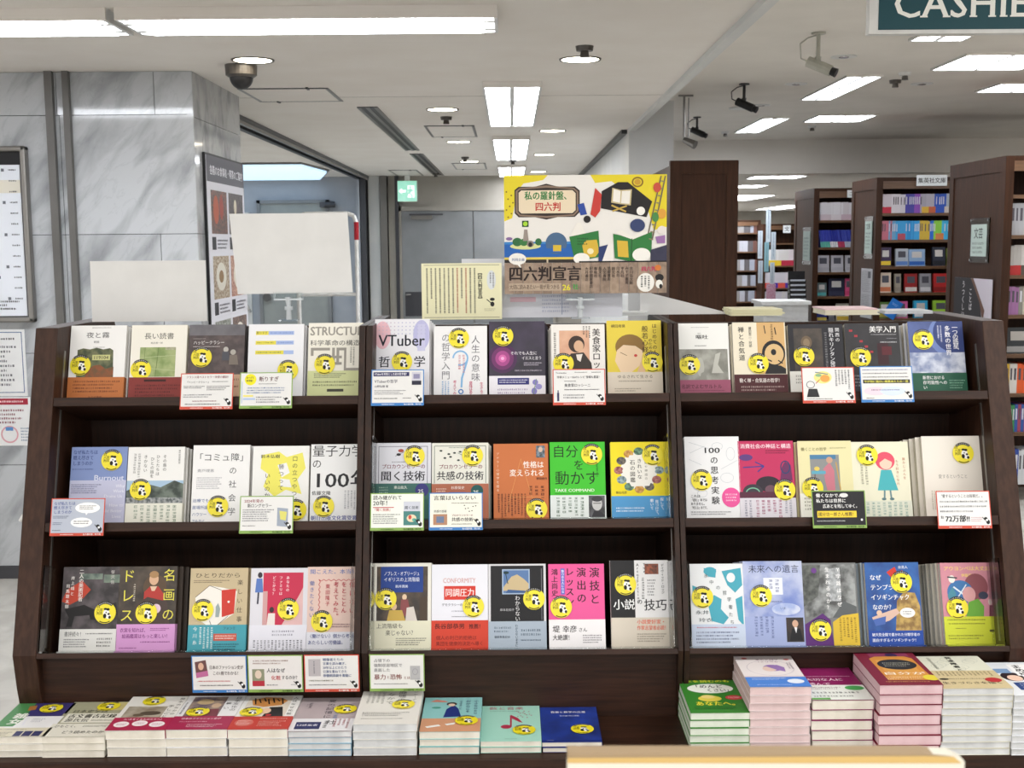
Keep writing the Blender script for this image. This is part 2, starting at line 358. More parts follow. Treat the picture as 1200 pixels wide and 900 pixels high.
troffer(2.05, 2.25, 7.3, 8.44, ZR, 'slanting white ceiling light right of the white security camera', G)
troffer(2.47, 2.98, 6.5, 7.04, ZR, 'broad square ceiling light below the cashier sign', G)
troffer(3.14, 3.6, 7.7, 8.09, ZR, 'ceiling light cut by the right frame edge below the broad square one', G)
troffer(2.05, 2.25, 9.7, 10.9, ZR, 'slanting ceiling light farther back above the brown bookcase end', G)
troffer(2.45, 2.9, 9.5, 9.98, ZR, 'flat square ceiling light right of the farther slanting one', G)
G2 = 'low ceiling lights beyond the soffit'
troffer(2.47, 2.98, 12.0, 12.5, ZL, 'flat ceiling light just under the soffit above the left bookcases', G2)
troffer(2.70, 3.0, 13.9, 14.5, ZL, 'small ceiling light second below the soffit', G2)
troffer(3.2, 3.75, 16.9, 18.8, ZL, 'wide flat ceiling light third below the soffit', G2)
troffer(5.0, 5.5, 21.6, 24.3, ZL, 'farthest thin ceiling light over the small far bookcase', G2)
t = thing('ceiling_lamp', 'pale blue glowing ceiling lamp in the room behind the marble pillar', 'ceiling light', (-2.5, 12.8, ZC))
MB().prism([(-.9, -1.1, -.02), (.45, -1.1, -.02), (.53, 0, -.02), (.25, 1.3, -.02), (-.9, 1.3, -.02)], (0, 0, -.02), 'lamp_blue').build('lamp_panel', t)
area('back_room_fill', -3.0, 11.0, 2.38, 1.0, .6, 40, (.85, .93, 1))  # unseen extra lamp added to brighten the back room, apart from the blue panel
MB().prism([(-.93, -1.13, 0), (.46, -1.13, 0), (.56, 0, 0), (.27, 1.34, 0), (-.93, 1.34, 0)], (0, 0, -.02), 'steel').build('housing', t)
DL = [(-1.124, 5.29, .082, 'above the dome camera'), (.313, 5.34, .082, 'right of the passage near the front'), (-.406, 7.24, .088, 'left of the largest passage troffer'), (.306, 8.64, .088, 'right of the passage, second back'),
      (-.408, 9.5, .088, 'between the first two ceiling hatches'), (.312, 10.92, .088, 'right of the passage, third back'), (-.402, 11.74, .088, 'left of the passage, before the far hatch'), (.317, 13.47, .088, 'right of the passage, farthest')]
for x, y, r, wh in DL:
    t = thing('downlight', 'round recessed downlight ' + wh, 'downlight', (x, y, ZC), group='round downlights in the passage ceiling')
    vs = [((r+d_)*math.cos(2*PI*i/28), (r+d_)*math.sin(2*PI*i/28), z) for d_, z in ((.012, 0), (.01, -.006), (0, -.004)) for i in range(28)]
    MB().add(vs, [(j*28+i, j*28+(i+1) % 28, (j+1)*28+(i+1) % 28, (j+1)*28+i) for j in (0, 1) for i in range(28)], 'grey_plastic').build('rim', t)
    MB().cyl((0, 0, -.003), (0, 0, -.001), r, r, 'downlight_glow', 28).build('lamp', t)
for x, y, wh, z in ((.311, 5.0, 'just above the front right downlight', ZC), (-.407, 7.67, 'behind the left downlight by the first hatch', ZC), (-.421, 11.16, 'beside the left far downlight', ZC), (.025, 11.55, 'between the middle and far troffers', ZC), (-.85, 13.6, 'near the green exit sign', ZC),
                 (2.361, 7.2, 'right of the slanting bookshop light', ZR), (2.414, 7.54, 'small and dark by the bookshop smoke detector', ZR), (1.954, 10.88, 'left of the farther slanting bookshop light', ZR), (2.62, 10.4, 'under the flat square bookshop light', ZR)):
    t = thing('sprinkler_head' if z == ZC else 'smoke_detector', 'small round ceiling detector ' + wh, 'detector', (x, y, z), group='small ceiling detectors')
    MB().cyl((0, 0, 0), (0, 0, -.02), .038, .034, 'grey_plastic' if z == ZC or x == 2.414 else 'white_metal').build('base', t)
    MB().cyl((0, 0, -.02), (0, 0, -.045), .016, .02, 'grey_plastic').build('sensor', t)
for x, y, wh in ((1.819, 6.57, 'right of the white security camera'), (1.824, 7.67, 'with a dark opening behind the white camera'), (2.638, 7.71, 'beside the broad square light'), (1.846, 8.83, 'by the black cameras')):
    t = thing('spotlight', 'small unlit recessed spotlight ' + wh, 'spotlight', (x, y, ZR), group='small recessed bookshop spots')
    MB().cyl((0, 0, 0), (0, 0, -.005), .07, .068, 'white_metal', 24).build('rim', t); MB().cyl((0, 0, -.005), (0, 0, -.008), .028, .024, 'chrome', 16).build('lamp', t)
t = thing('ceiling_speaker', 'round flat ceiling speaker near the black security cameras', 'speaker', (1.74, 9.0, ZR))
MB().cyl((0, 0, 0), (0, 0, -.006), .1, .1, 'wall_paint', 28).build('rim', t); MB().cyl((0, 0, -.006), (0, 0, -.009), .085, .085, 'white_metal', 28).build('grille', t)
def hatch(x0, x1, y0, y1, label):
    t = thing('access_hatch', label, 'ceiling hatch', ((x0+x1)/2, (y0+y1)/2, ZC), group='square ceiling hatches'); a, b, r = (x1-x0)/2, (y1-y0)/2, .018
    MB().box(-a, a, -b, -b+r, -.004, 0, 'steel_dark').box(-a, a, b-r, b, -.004, 0, 'steel_dark').box(-a, -a+r, -b, b, -.004, 0, 'steel').box(a-r, a, -b, b, -.004, 0, 'steel').build('frame', t)
    MB().box(-a+r, a-r, -b+r, b-r, -.003, 0, 'ceiling_paint').build('hatch_panel', t)
    for k in (-1, 1): MB().box(k*a*.55-.006, k*a*.55+.006, k*-b-.03, k*-b+.03, -.008, 0, 'black_plastic').build('latch', t)
hatch(-1.41, -.94, 6.23, 6.79, 'large square ceiling hatch right of the dome camera')
hatch(-.59, -.245, 8.22, 9.06, 'ceiling hatch between the left downlights'); hatch(-.59, -.25, 11.98, 12.93, 'farther ceiling hatch left of the far troffer'); hatch(-1.33, -1.02, 13.0, 14.1, 'ceiling hatch above the green exit sign')
for y0, y1, lb in ((7.08, 10.3, 'long twin slot air diffuser in the ceiling, the nearer one'), (10.7, 14.0, 'twin slot air diffuser in the ceiling, the farther one')):
    t = thing('slot_diffuser', lb, 'air vent', (-.84, (y0+y1)/2, ZC), group='slot air diffusers'); b = (y1-y0)/2
    MB().box(-.055, .055, -b, b, -.003, 0, 'black_plastic').build('slot', t)
    for k in (-.05, 0, .05): MB().box(k-.011, k+.011, -b, b, -.007, 0, 'steel').build('slat', t)
t = thing('dome_camera', 'dark dome security camera under the ceiling beside the marble pillar', 'security camera', (-1.21, 5.44, ZC))
MB().cyl((0, 0, 0), (0, 0, -.045), .072, .07, 'grey_plastic', 28).cyl((0, 0, -.045), (0, 0, -.055), .07, .056, 'grey_plastic', 28).build('base', t, smooth=False)
MB().dome((0, 0, -.053), .053, .055, 'black_plastic').build('dome', t, smooth=True)
def cctv(x, y, z, k, label, yaw, rod=.1, s=1.0):
    t = thing('security_camera', label, 'security camera', (x, y, z), (0, 0, yaw), 'bookshop security cameras')
    MB().cyl((0, 0, 0), (0, 0, -.008), .035*s, .035*s, k).build('mount_plate', t)
    MB().cyl((0, 0, 0), (0, 0, -rod), .01*s, .01*s, k, 10).cyl((0, 0, -rod), (.0, 0, -rod-.03*s), .016*s, .012*s, k, 10).build('bracket', t)
    h = MB(); d0 = Vector((-.075, 0, -rod-.01)); d1 = Vector((.085, 0, -rod-.085))*1.0
    ax = (d1-d0)*s; d0 = Vector((-.05*s, 0, -rod-.018*s)); ax = ax*.72; h.cyl(d0, d0+ax, .027*s, .027*s, k, 12); bo = h.build('body', t)
    MB().cyl(d0+ax, d0+ax*1.22, .02*s, .023*s, 'black_plastic', 12).build('lens', t)
    MB().tube([(0, 0, -.01), (-.05*s, 0, -.02), (-.09*s, 0, -.045), (-.085*s, 0, -rod-.0), tuple(d0)], .0035, k, 6).build('cable', t)
cctv(1.49, 5.83, ZR, 'camera_shell', 'white box security camera on a stem, nearest of the three', -.5, .115, .98)
cctv(1.49, 7.65, ZR, 'black_plastic', 'black security camera above the bookcases, middle of the three', -.55, .09, .95)
cctv(1.50, 9.62, ZR, 'black_plastic', 'black security camera nearest the white column', -.55, .08, .9)
t = thing('pipe_hanger', 'thin grey wire hanger hanging beside the white column', 'hanger', (1.19, 8.2, ZR))
MB().tube([(0, 0, 0), (0, 0, -.3)], .008, 'steel').tube([(.03, 0, -.02), (.03, 0, -.28)], .004, 'steel').build('rod', t)
MB().cyl((0, 0, -.3), (.07, -.05, -.34), .02, .03, 'steel', 10).box(-.04, .06, -.01, .01, -.012, 0, 'steel').build('clamp', t)
# exit sign
t = thing('exit_sign', 'glowing green emergency exit sign above the grey double door', 'exit sign', (-1.2, YE-.35, 2.22))
MB().box(-.115, .115, .004, .06, -.12, .12, 'white_plastic').build('housing', t); MB().box(-.03, .03, .02, .045, .12, ZC-2.22, 'white_plastic').build('ceiling_bracket', t); MB().box(-.11, .11, 0, .004, -.115, .115, 'exit_green').build('sign_face', t)
art('pictogram', .22, [('r', 52, 20, 88, 84, 'exit_white'), ('p', [6, 50, 22, 34, 22, 44, 42, 44, 42, 56, 22, 56, 22, 66], 'exit_white'), ('e', 66, 31, 6, 6, 'exit_green'), ('p', [56, 40, 72, 38, 78, 52, 70, 54, 64, 64, 56, 60], 'exit_green'),
    ('l', 57, 58, 48, 76, 7, 'exit_green'), ('l', 62, 60, 76, 74, 7, 'exit_green'), ('l', 74, 42, 84, 52, 5, 'exit_green'), ('l', 58, 42, 48, 54, 5, 'exit_green'), ('l', 76, 74, 74, 84, 6, 'exit_green')], t, -.001, loc=(-.11, 0, .11))
# hanging cashier sign
t = thing('cashier_sign', 'hanging dark teal sign reading CASHIER in a white frame', 'sign', (1.43, 3.25, 2.152))
MB().box(-.465, .465, 0, .03, 0, .235, 'white_metal').build('frame', t, bevel=.002); MB().box(-.44, .44, -.002, 0, .011, .222, '10454f').build('sign_panel', t)
L = []; x = 0
for ch in 'CASHIER': L.append(('h', ch, x, 0, 11.5, 'f0f0ea', 1)); adv = glyph(ch, 0)[2]*11.5; L[-1] = L[-1]; \
    L += [('r', x+a*11.5-1.1, b_, x+a*11.5+1.1, b_+.45, 'f0f0ea') for a in {'A': (.05, .62), 'H': (.13, .6), 'I': (.14,), 'E': (.13,), 'R': (.13, .56)}.get(ch, ()) for b_ in ((9.67,) if ch == 'A' else (2.3, 9.67))]; \
    L += ([('r', x+.45*11.5, 8.2, x+.45*11.5+.6, 10.1, 'f0f0ea')] if ch == 'E' else []); x += adv+.2
art('sign_ornament', .93, L, t, -.0025, loc=(-.402, 0, .1365))
for xx in (-.38, .38): MB().cyl((xx, .015, .235), (xx, .015, ZR-2.152), .004, .004, 'steel', 6).build('hanging_rod', t)
# framed directory and notices on the marble wall
t = thing('directory_board', 'framed white directory board with lists on the marble wall', 'notice board', (-2.72, YW, 1.25))
MB().box(-.44, .44, -.02, 0, .02, .80, '1a1a1c').build('backing', t)
f = MB()
for a in ((-.467, .467, .795, .82), (-.467, .467, 0, .025), (-.467, -.44, .0, .82), (.44, .467, .0, .82)): f.box(a[0], a[1], -.045, .0, a[2], a[3], 'steel')
f.build('frame', t, bevel=.008); MB().box(-.43, .43, -.024, -.02, .03, .735, 'e3e7ee').build('directory_sheet', t)
MB().box(-.43, .43, -.0255, -.024, .605, .665, 'ded9cb').build('highlight_strip', t)
it = [('g', 50, 3+k*6.3, 84-(k*13 % 9), 4.4+k*6.3, 1, '55585e') for k in range(12)] + [('r', 90-(k % 3)*5, 2+k*5.8, 91.6-(k % 3)*5, 3.6+k*5.8, '70747c') for k in range(13)] + \
     [('g', 94, 2+k*5.8, 98, 3.6+k*5.8, 1, '44484e') for k in range(13)] + [('g', 45, 60, 86, 72, 5, '555555'), ('g', 60, 73, 96, 79, 3, '555555'), ('l', 0, 13.6, 88, 13.6, .5, '8a7f5a')]
art('directory_icons', .86, it, t, -.026, loc=(-.43, 0, .735), H=0)
t = thing('notice_sheet', 'white notice with a thin blue border under the directory board', 'notice', (-2.62, YW, .895))
MB().box(-.3, .3, -.004, 0, 0, .32, 'paper_white').build('sheet', t)
art('border_print', .6, [('r', 2, 2, 98, 2.6, '3b5a85'), ('r', 97.4, 2, 98, 50, '3b5a85'), ('r', 2, 50, 98, 50.6, '3b5a85'), ('g', 50, 6, 92, 9, 1, '303030'), ('g', 50, 12, 94, 46, 9, '6c6c70')], t, -.005, loc=(-.3, 0, .32))
t = thing('notice_sheet', 'white poster with a red strip and round pictures, below the blue bordered notice', 'notice', (-2.62, YW, .655))
MB().box(-.3, .31, -.004, 0, 0, .235, 'paper_white').build('sheet', t)
art('poster_print', .6, [('r', 0, 1, 100, 6, 'a3283c'), ('g', 40, 2, 96, 5, 1, 'f0d0d0'), ('g', 50, 9, 96, 22, 4, '8a5a60'), ('o', 84, 30, 7, 7, 1.2, 'd9a0a8'), ('r', 81, 24, 87, 27, '5a8ac0'), ('e', 66, 30, 6, 6, 'd9a0a8'), ('r', 64, 26, 72, 30, '3a5a9a'), ('g', 93, 24, 100, 36, 5, '8898a8')], t, -.005, loc=(-.3, 0, .235))
# menu poster on the pillar side
t = thing('menu_poster', 'tall food poster with a grey header on the side of the marble pillar', 'poster', (XP+.001, 5.73, .8), (0, 0, PI/2))
MB().box(0, .80, -.012, 0, 0, 1.25, '1b1b1d').build('backing', t); MB().box(.012, .80, -.014, -.012, .01, 1.24, 'dcdce4').build('sheet', t)
it = [('r', 0, 0, 100, 16, '55545e'), ('h', '各階のお食事処・喫茶のご案内', 8, 5.5, 6.3, 'e8e8ee', 1)]
ph = ('@2a1d18,7a4630,40', '@17141a,5a4a48,40', '@c9bda6,7a5c40,30', '@8a5248,d0a890,35', '@a9aca4,5b5f52,30', '@3a2d2c,907468,35')
for k in range(3):
    for j in range(2):
        x0, y0 = 8+j*46, 21+k*41; it += [('r', x0, y0, x0+41, y0+27, ph[k*2+j]), ('r', x0, y0+29, x0+10, y0+37, '26262c'), ('g', x0+13, y0+30, x0+40, y0+37, 3, '4a4a58')]
        if k: it += [('e', x0+20, y0+13, 13, 9, 'd8d4c8'), ('e', x0+20, y0+13, 6, 4, '8a6a3c')]
it += [('e', 20, 33, 7, 9, 'b0522e'), ('e', 34, 31, 5, 8, '9a3a28'), ('e', 72, 30, 4, 5, 'd8cfb8'), ('e', 80, 40, 4, 5, 'c8bfa8')]
art('food_pictures', .788, it, t, -.0145, loc=(.012, 0, 1.24))
# roll cart behind the boards
t = thing('push_cart', 'white tubular hand cart with a red band behind the white boards', 'cart', (-1.08, 7.5, 0))
MB().tube([(-.27, 0, .1), (-.27, 0, 1.74), (-.255, 0, 1.78), (-.22, 0, 1.80), (.05, 0, 1.80), (.09, 0, 1.785), (.105, 0, 1.74), (.10, 0, .1)], .013, 'white_plastic', 10).build('handle_frame', t)
MB().cyl((.1045, 0, 1.634), (.105, 0, 1.745), .0155, .0155, 'b01c2c', 12).build('grip_band', t)
for z in (1.29, .7): MB().tube([(-.27, 0, z), (.1, 0, z)], .011, 'white_plastic', 8).build('crossbar', t)
MB().box(-.3, .13, -.02, .7, .1, .14, 'steel').build('platform', t)
for xx in (-.24, .07):
    for yy in (.05, .6): MB().cyl((xx-.015, yy, .05), (xx+.015, yy, .05), .05, .05, 'black_plastic').build('wheel', t)
# ================================================================ bookcases of the shop behind
SP = ['c9c6cf', 'd6d0cd', 'b9b4bd', '2d3f9a', '26308a', '7d3fa0', '3f8fd0', '2b6fc4', '49b0dc', 'e0c33a', '8cc63a', 'd23a5a', 'e8e2da', '1d1d24', '8e8a86', 'c2402c', '5a4a3a', 'd98f3a']
BOX = {}
def colour_name(h):
    r, g, b_ = (int(h[i:i+2], 16) for i in (0, 2, 4)); mx_, mn = max(r, g, b_), min(r, g, b_)
    if mx_-mn < 28: return 'black' if mx_ < 60 else 'dark grey' if mx_ < 120 else 'grey' if mx_ < 190 else 'white'
    hue = (60*(g-b_)/(mx_-mn)) % 360 if mx_ == r else 60*(b_-r)/(mx_-mn)+120 if mx_ == g else 60*(r-g)/(mx_-mn)+240
    for lim, nm in ((18, 'red'), (42, 'orange'), (68, 'yellow'), (165, 'green'), (205, 'light blue'), (245, 'blue'), (290, 'purple'), (340, 'pink'), (361, 'red')):
        if hue < lim: return nm
def spine_book(k, kb, tw, th, dp):
    key = (k, kb, tw, th, dp)
    if key not in BOX:
        mb = MB().box(0, tw, 0, dp, 0, th, k)
        if kb: mb.box(-.0003, tw+.0003, -.0012, 0, 0, th*.33, kb)
        mb.box(tw*.25, tw*.75, -.0008, 0, th*.45, th*.85, '55525a' if k > '9' else 'd0d0d8') if tw > .012 and not kb else None
        BOX[key] = mb.mesh('book')
    return BOX[key]
def shelf_books(x0, x1, y, z, cols, label, gr, th=.15, tw=(.010, .016), bands=None, lean=0, dp=.105, mass=None):
    x = x0; i = 0
    while x < x1-.02:
        wd = random.choice((tw[0], (tw[0]+tw[1])/2, tw[1])); n = len(cols); k = cols[min(n-1, int((x-x0)/(x1-x0)*n + random.uniform(-.35, .35)))] if n > 1 else cols[0]
        k = cols[0] if k is None else k
        kb = None if not bands else bands[min(len(bands)-1, int((x-x0)/(x1-x0)*len(bands)))]
        if mass is not None:
            mass.box(x, x+wd, y, y+dp, z, z+th, k)
            if kb: mass.box(x-.0003, x+wd+.0003, y-.002, y, z, z+th*.33, kb)
            x += wd*1.04; continue
        o = link('book', spine_book(k, kb, round(wd, 4), round(th*random.choice((1, 1, .97)), 4), dp), None, (x, y, z), (0, lean, 0)); tag(o, '%s%s %s' % (colour_name(k), ' spined', label), 'book', gr)
        x += wd*(1.04 if not lean else 1.25); i += 1
def face_books(specs, y, z, sh, gr):
    for x, wd, h, k, kb, lb in specs:
        t = thing('book', lb, 'book', (x, y, z), (-.1, 0, 0), gr)
        MB().box(0, wd, 0, .03, 0, h, k).build('cover', t); MB().box(.004, wd-.004, -.001, 0, h*.06, h*.28, kb).build('paper_band', t)
        MB().box(wd*.2, wd*.8, -.001, 0, h*.5, h*.85, 'c8c4c0' if k < '9' else '50505a').build('cover_print', t)
def bookcase(name, label, x0, x1, y0, y1, top, shelves, kf='wood_case', gr='dark wooden bookcases of the shop', edge='wood_case_h'):
    t = thing(name, label, 'bookcase', (x0, y0, 0), group=gr)
    w_, d_ = x1-x0, y1-y0
    MB().box(0, .045, .0, d_, 0, top, kf).box(-.006, 0, 0, .07, 0, top, kf).box(-.006, 0, d_-.07, d_, 0, top, kf).box(-.006, 0, .07, d_-.07, top-.09, top, kf).build('end_panel', t)
    MB().box(w_-.045, w_, 0, d_, 0, top, kf).build('end_panel', t); MB().box(.045, w_-.045, d_/2-.01, d_/2+.01, 0, top, kf).build('back_panel', t)
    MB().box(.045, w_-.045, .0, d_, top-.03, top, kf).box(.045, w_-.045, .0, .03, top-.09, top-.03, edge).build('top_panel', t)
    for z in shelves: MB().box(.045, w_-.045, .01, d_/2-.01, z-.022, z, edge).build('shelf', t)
    return t
# large plain end panel next to the column
t = thing('bookcase', 'tall dark brown bookcase end panel beside the white column', 'bookcase', (.98, 7.33, 0), group='dark wooden bookcases of the shop')
MB().box(0, .42, 0, .05, 0, 2.1, 'wood_case').build('end_panel', t); MB().box(0, .07, -.006, 0, 0, 2.1, 'wood_case').box(.35, .42, -.006, 0, 0, 2.1, 'wood_case').box(.07, .35, -.006, 0, 2.02, 2.1, 'wood_case').build('panel_frame', t)
MB().box(.02, .40, .05, 1.1, 0, 2.08, 'wood_case').build('case_body', t)
# case C (nearest right), B, D
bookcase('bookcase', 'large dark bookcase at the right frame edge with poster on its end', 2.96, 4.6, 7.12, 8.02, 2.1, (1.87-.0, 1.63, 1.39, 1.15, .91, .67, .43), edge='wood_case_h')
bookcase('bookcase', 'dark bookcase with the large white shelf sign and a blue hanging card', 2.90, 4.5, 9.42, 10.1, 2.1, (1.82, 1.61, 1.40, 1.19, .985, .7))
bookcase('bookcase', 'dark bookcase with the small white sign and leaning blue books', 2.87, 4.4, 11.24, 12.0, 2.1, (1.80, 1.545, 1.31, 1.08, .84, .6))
bookcase('bookcase', 'small far bookcase with yellow and red banded white books', 3.95, 5.1, 18.6, 19.1, 1.88, (1.58, 1.23, .88, .6))
bookcase('bookcase', 'far shelf of grey and white goods behind hanging strips', 3.55, 4.0, 19.0, 19.4, 1.95, (1.75, 1.45, 1.15, .9, .65))
def sign(x, y, z, wd, h, txt, lb, k='eef2f4'):
    t = thing('shelf_sign', lb, 'sign', (x, y, z), group='small white shelf signs'); MB().box(0, wd, -.004, 0, 0, h, k).build('plate', t)
    n = len(txt); s_ = min(h*.62, wd*.92/n); art('sign_print', wd, [('h', txt, 50-n*s_/wd*50, (h-s_)/2/wd*100, s_/wd*100, '1a1a20', 1)], t, -.005, loc=(0, 0, h))
sign(3.20, 9.40, 2.03, .24, .085, '集英社文庫', 'white shelf sign with five black characters on the middle bookcase')
sign(3.17, 11.22, 2.01, .16, .07, 'コマン', 'small white sign with three characters on the left bookcase')
sign(4.26, 18.58, 1.74, .12, .12, '文', 'tiny pale sign on the small far bookcase')
G = 'paperbacks in the middle bookcase'
shelf_books(2.95, 3.55, 9.44, 1.82, ['c9c0c8', 'd2ccd2', 'ccc6d0', '4a46a0', '8a4fb4', 'a7a3b0', 'b0acb8', '2f56b8', 'a9b0bc', 'b4b0bc'], 'slim paperback on the top shelf of the middle bookcase', G, bands=['c03048', None, None, None, None, 'd8b040', 'c06040', None, 'c8c0b8', None])
shelf_books(2.95, 3.55, 9.44, 1.61, ['c07080', '6aa0c8', '3f9ed8', '2f8ed0', '3aa0dc', 'd0b040', '2a6ed0', '8ccc48', '3fb0e0', '3a90d8'], 'slim paperback on the second shelf of the middle bookcase', G, bands=[None, None, 'b05060', None, None, None, None, 'd08048', None, None])
face_books([(2.95, .09, .15, '3a2a4a', 'e0c030', 'dark cover with yellow band facing out on the middle bookcase'), (3.075, .10, .14, 'a9b0ba', '5a80c0', 'grey cover facing out on the middle bookcase'), (3.18, .13, .135, '8aa8cc', '2a62b8', 'light blue cover with blue band facing out'), (3.37, .10, .15, '22283a', '141824', 'navy cover with a white oval portrait facing out'), (3.485, .05, .14, '8a9a50', 'b04030', 'partly hidden green cover facing out')], 9.46, 1.40, 0, G)
face_books([(2.955, .09, .16, 'd8c8b8', 'd07850', 'cream and orange cover facing out below the portrait book'), (3.075, .05, .15, '9a9284', '8a8278', 'worn beige cover facing out beside the cream cover'), (3.155, .10, .15, 'a02a2a', 'e0dcd8', 'red cover with white band, left of the silver one'), (3.275, .09, .15, '9a9aa0', 'd8d8dc', 'silver grey cover between two red ones'), (3.385, .12, .15, 'b82828', '8a2020', 'bright red cover facing out')], 9.46, 1.19, 0, G)
face_books([(2.95, .1, .13, '5a7a3a', 'c0b050', 'green cover low in the middle bookcase'), (3.075, .11, .135, 'd860a0', 'c8c8cc', 'pink cover low in the middle bookcase'), (3.235, .11, .14, '38a8d4', 'd8dce0', 'sky blue cover low in the middle bookcase'), (3.39, .12, .14, '9ccc40', '384028', 'lime green cover low in the middle bookcase')], 9.46, .985, 0, G)
t = thing('hanging_card', 'tilted bright blue card hanging from the middle bookcase', 'card', (3.0, 9.38, 1.0), (0, .55, 0)); MB().box(-.05, .05, 0, .003, 0, .15, '2878d0').build('card', t)
art('card_print', .1, [('g', 20, 30, 70, 50, 2, 'd0e4ff'), ('e', 50, 95, 22, 18, 'e8f2ff'), ('e', 62, 82, 10, 10, 'e8f2ff')], t, -.001, loc=(-.05, 0, .15))
G = 'paperbacks in the left bookcase'
shelf_books(2.93, 3.32, 11.27, 1.80, ['d4d0d4', 'dcd8dc', 'd0c8cc', 'd8d4d8'], 'slim paperback on the top shelf of the left bookcase', G, bands=['c8b8c0', 'd8d0d4', 'c8b0bc', 'd0c8cc'], th=.17)
shelf_books(2.95, 3.32, 11.27, 1.545, ['3a44a8', '2c3498', '4450b0', '303aa0'], 'leaning paperback on the second shelf of the left bookcase', G, bands=['5fb0a0', 'e0e0e4', 'c04060', 'b8c0d0', 'e4d890'], th=.165, lean=-.18)
face_books([(2.925+k*.135, .115, .16, 'b4b2b8', 'a8a6ae', 'pale grey cover with a small portrait, %s along the third shelf' % q) for k, q in enumerate(('first', 'second', 'third', 'fourth'))], 11.3, 1.31, 0, G)
face_books([(2.93, .09, .13, '5a6a6a', '50a0a0', 'dull teal cover in the left bookcase'), (3.04, .15, .17, '22243a', '30324a', 'large dark navy cover in the left bookcase'), (3.2, .05, .17, 'd05080', 'c04070', 'narrow pink cover in the left bookcase'), (3.27, .1, .17, 'c8b49a', 'a88c60', 'beige cover at the end of the fourth shelf')], 11.3, 1.08, 0, G)
face_books([(2.93, .1, .14, '22307a', 'c8b450', 'dark blue cover low in the left bookcase'), (3.05, .05, .14, '787880', '68686e', 'grey cover low in the left bookcase'), (3.12, .12, .17, 'd8d4c8', 'd0b040', 'white cover with yellow band low in the left bookcase'), (3.26, .1, .15, '5a4638', 'a8a090', 'brown cover low in the left bookcase')], 11.3, .84, 0, G)
shelf_books(2.93, 3.32, 11.27, .62, ['28389a', '2a40a8'], 'paperback on the lowest visible shelf of the left bookcase', G, th=.165)
G = 'paperbacks in the small far bookcase'
FAR = MB(); PK = MB()
shelf_books(4.0, 4.5, 18.62, 1.23, ['d8d6d4', 'd0ccca', 'd4c8cc'], 'white paperback in the top row of the small far bookcase', G, th=.25, tw=(.02, .025), bands=['d8b830', 'd8b830', 'b83048', 'b83048'], mass=FAR)
shelf_books(4.0, 4.5, 18.62, .88, ['c8c4cc', 'd0c8d0'], 'white paperback in the middle row of the small far bookcase', G, th=.24, tw=(.02, .025), bands=['d04838', '5030a0', 'd85848', '5030a0', 'd05030'], mass=FAR)
shelf_books(4.0, 4.5, 18.62, .60, ['c4c0cc', 'ccc8cc'], 'white paperback in the lower row of the small far bookcase', G, th=.22, tw=(.02, .025), bands=['5a30a8', '3a88c8', 'd87830', '4080c0', 'd87030', '3878b8'], mass=FAR)
for z in (.65, .9, 1.15, 1.45, 1.75):
    shelf_books(3.6, 3.95, 19.02, z, ['8a8684', 'a8a8b0', '5a5658', '989ca8', '6a4a42'], 'grey or white packet on the far goods shelf', 'packets on the far goods shelf', th=.17, tw=(.05, .08), mass=PK)
for nm, mb_, lb, ct in (('paperbacks', FAR, 'white banded paperbacks filling the small far bookcase', 'books'), ('packets', PK, 'grey and white packets on the far goods shelf', 'packets')):
    tag(mb_.build(nm), lb, ct, None, 'stuff')
for x, z, h, lb in ((3.86, 1.35, .42, 'hanging pale strip, left upper one of the far shelf'), (3.98, 1.6, .5, 'hanging pale blue strip, topmost by the far shelf'), (4.06, 1.33, .42, 'hanging white strip nearest the small far bookcase'), (3.87, .98, .34, 'hanging white strip, left lower one'), (4.05, .95, .34, 'hanging white strip, right lower one'), (3.96, 1.15, .45, 'hanging teal strip in the middle of the far shelf')):
    t = thing('hanging_strip', lb, 'strip', (x-.11, 18.0, z), group='hanging strips by the far shelf'); MB().box(0, .07, 0, .004, 0, h, 'a2acb4' if 'teal' not in lb else '6f949c').build('strip_sheet', t)
    art('strip_print', .07, [('w', 30, 30, 70, h/.07*90, 1, '40506a')], t, -.001, loc=(0, 0, h))
t = thing('product_strip', 'pink and grey hanging product strip below the white strips', 'strip', (3.87, 17.9, .55)); MB().box(0, .14, 0, .01, 0, .42, '@b8a0b0,8a3858,30').build('strip_sheet', t)
# case C contents
G = 'books in the right bookcase'
shelf_books(3.01, 3.22, 7.15, 1.63, ['a8a8ac', 'b8b4b0', '8a888a', 'c4c0bc'], 'hardback on the upper shelf of the right bookcase', G, th=.19, tw=(.02, .03), bands=None, dp=.13)
shelf_books(3.01, 3.22, 7.15, 1.39, ['b0aca8', 'c8c4c0', '7a8a80', 'a03838', 'c0c0b8'], 'hardback on the second shelf of the right bookcase', G, th=.18, tw=(.02, .03), bands=['b03030', '5a5048', None], dp=.13)
shelf_books(3.01, 3.22, 7.15, 1.15, ['a070a0', '8a8880', 'c8c0b0', 'b8b4ac'], 'hardback on the third shelf of the right bookcase', G, th=.17, tw=(.02, .03), bands=None, dp=.13)
face_books([(3.02, .17, .16, '3c4044', 'a8a8a8', 'dark photograph cover in the right bookcase above the display panel')], 7.18, .91, 0, G)
shelf_books(3.01, 3.22, 7.15, .67, ['d8b040', 'd8d4d0', 'e06030', '8a8a8c', 'c8c4c0'], 'hardback beside the display on the fifth shelf', G, th=.18, tw=(.02, .03), bands=None, dp=.13)
shelf_books(3.01, 3.22, 7.15, .43, ['3a8a58', '3858a0', 'a04860', '48484c'], 'hardback beside the display on the sixth shelf', G, th=.17, tw=(.015, .022), bands=None, dp=.13)
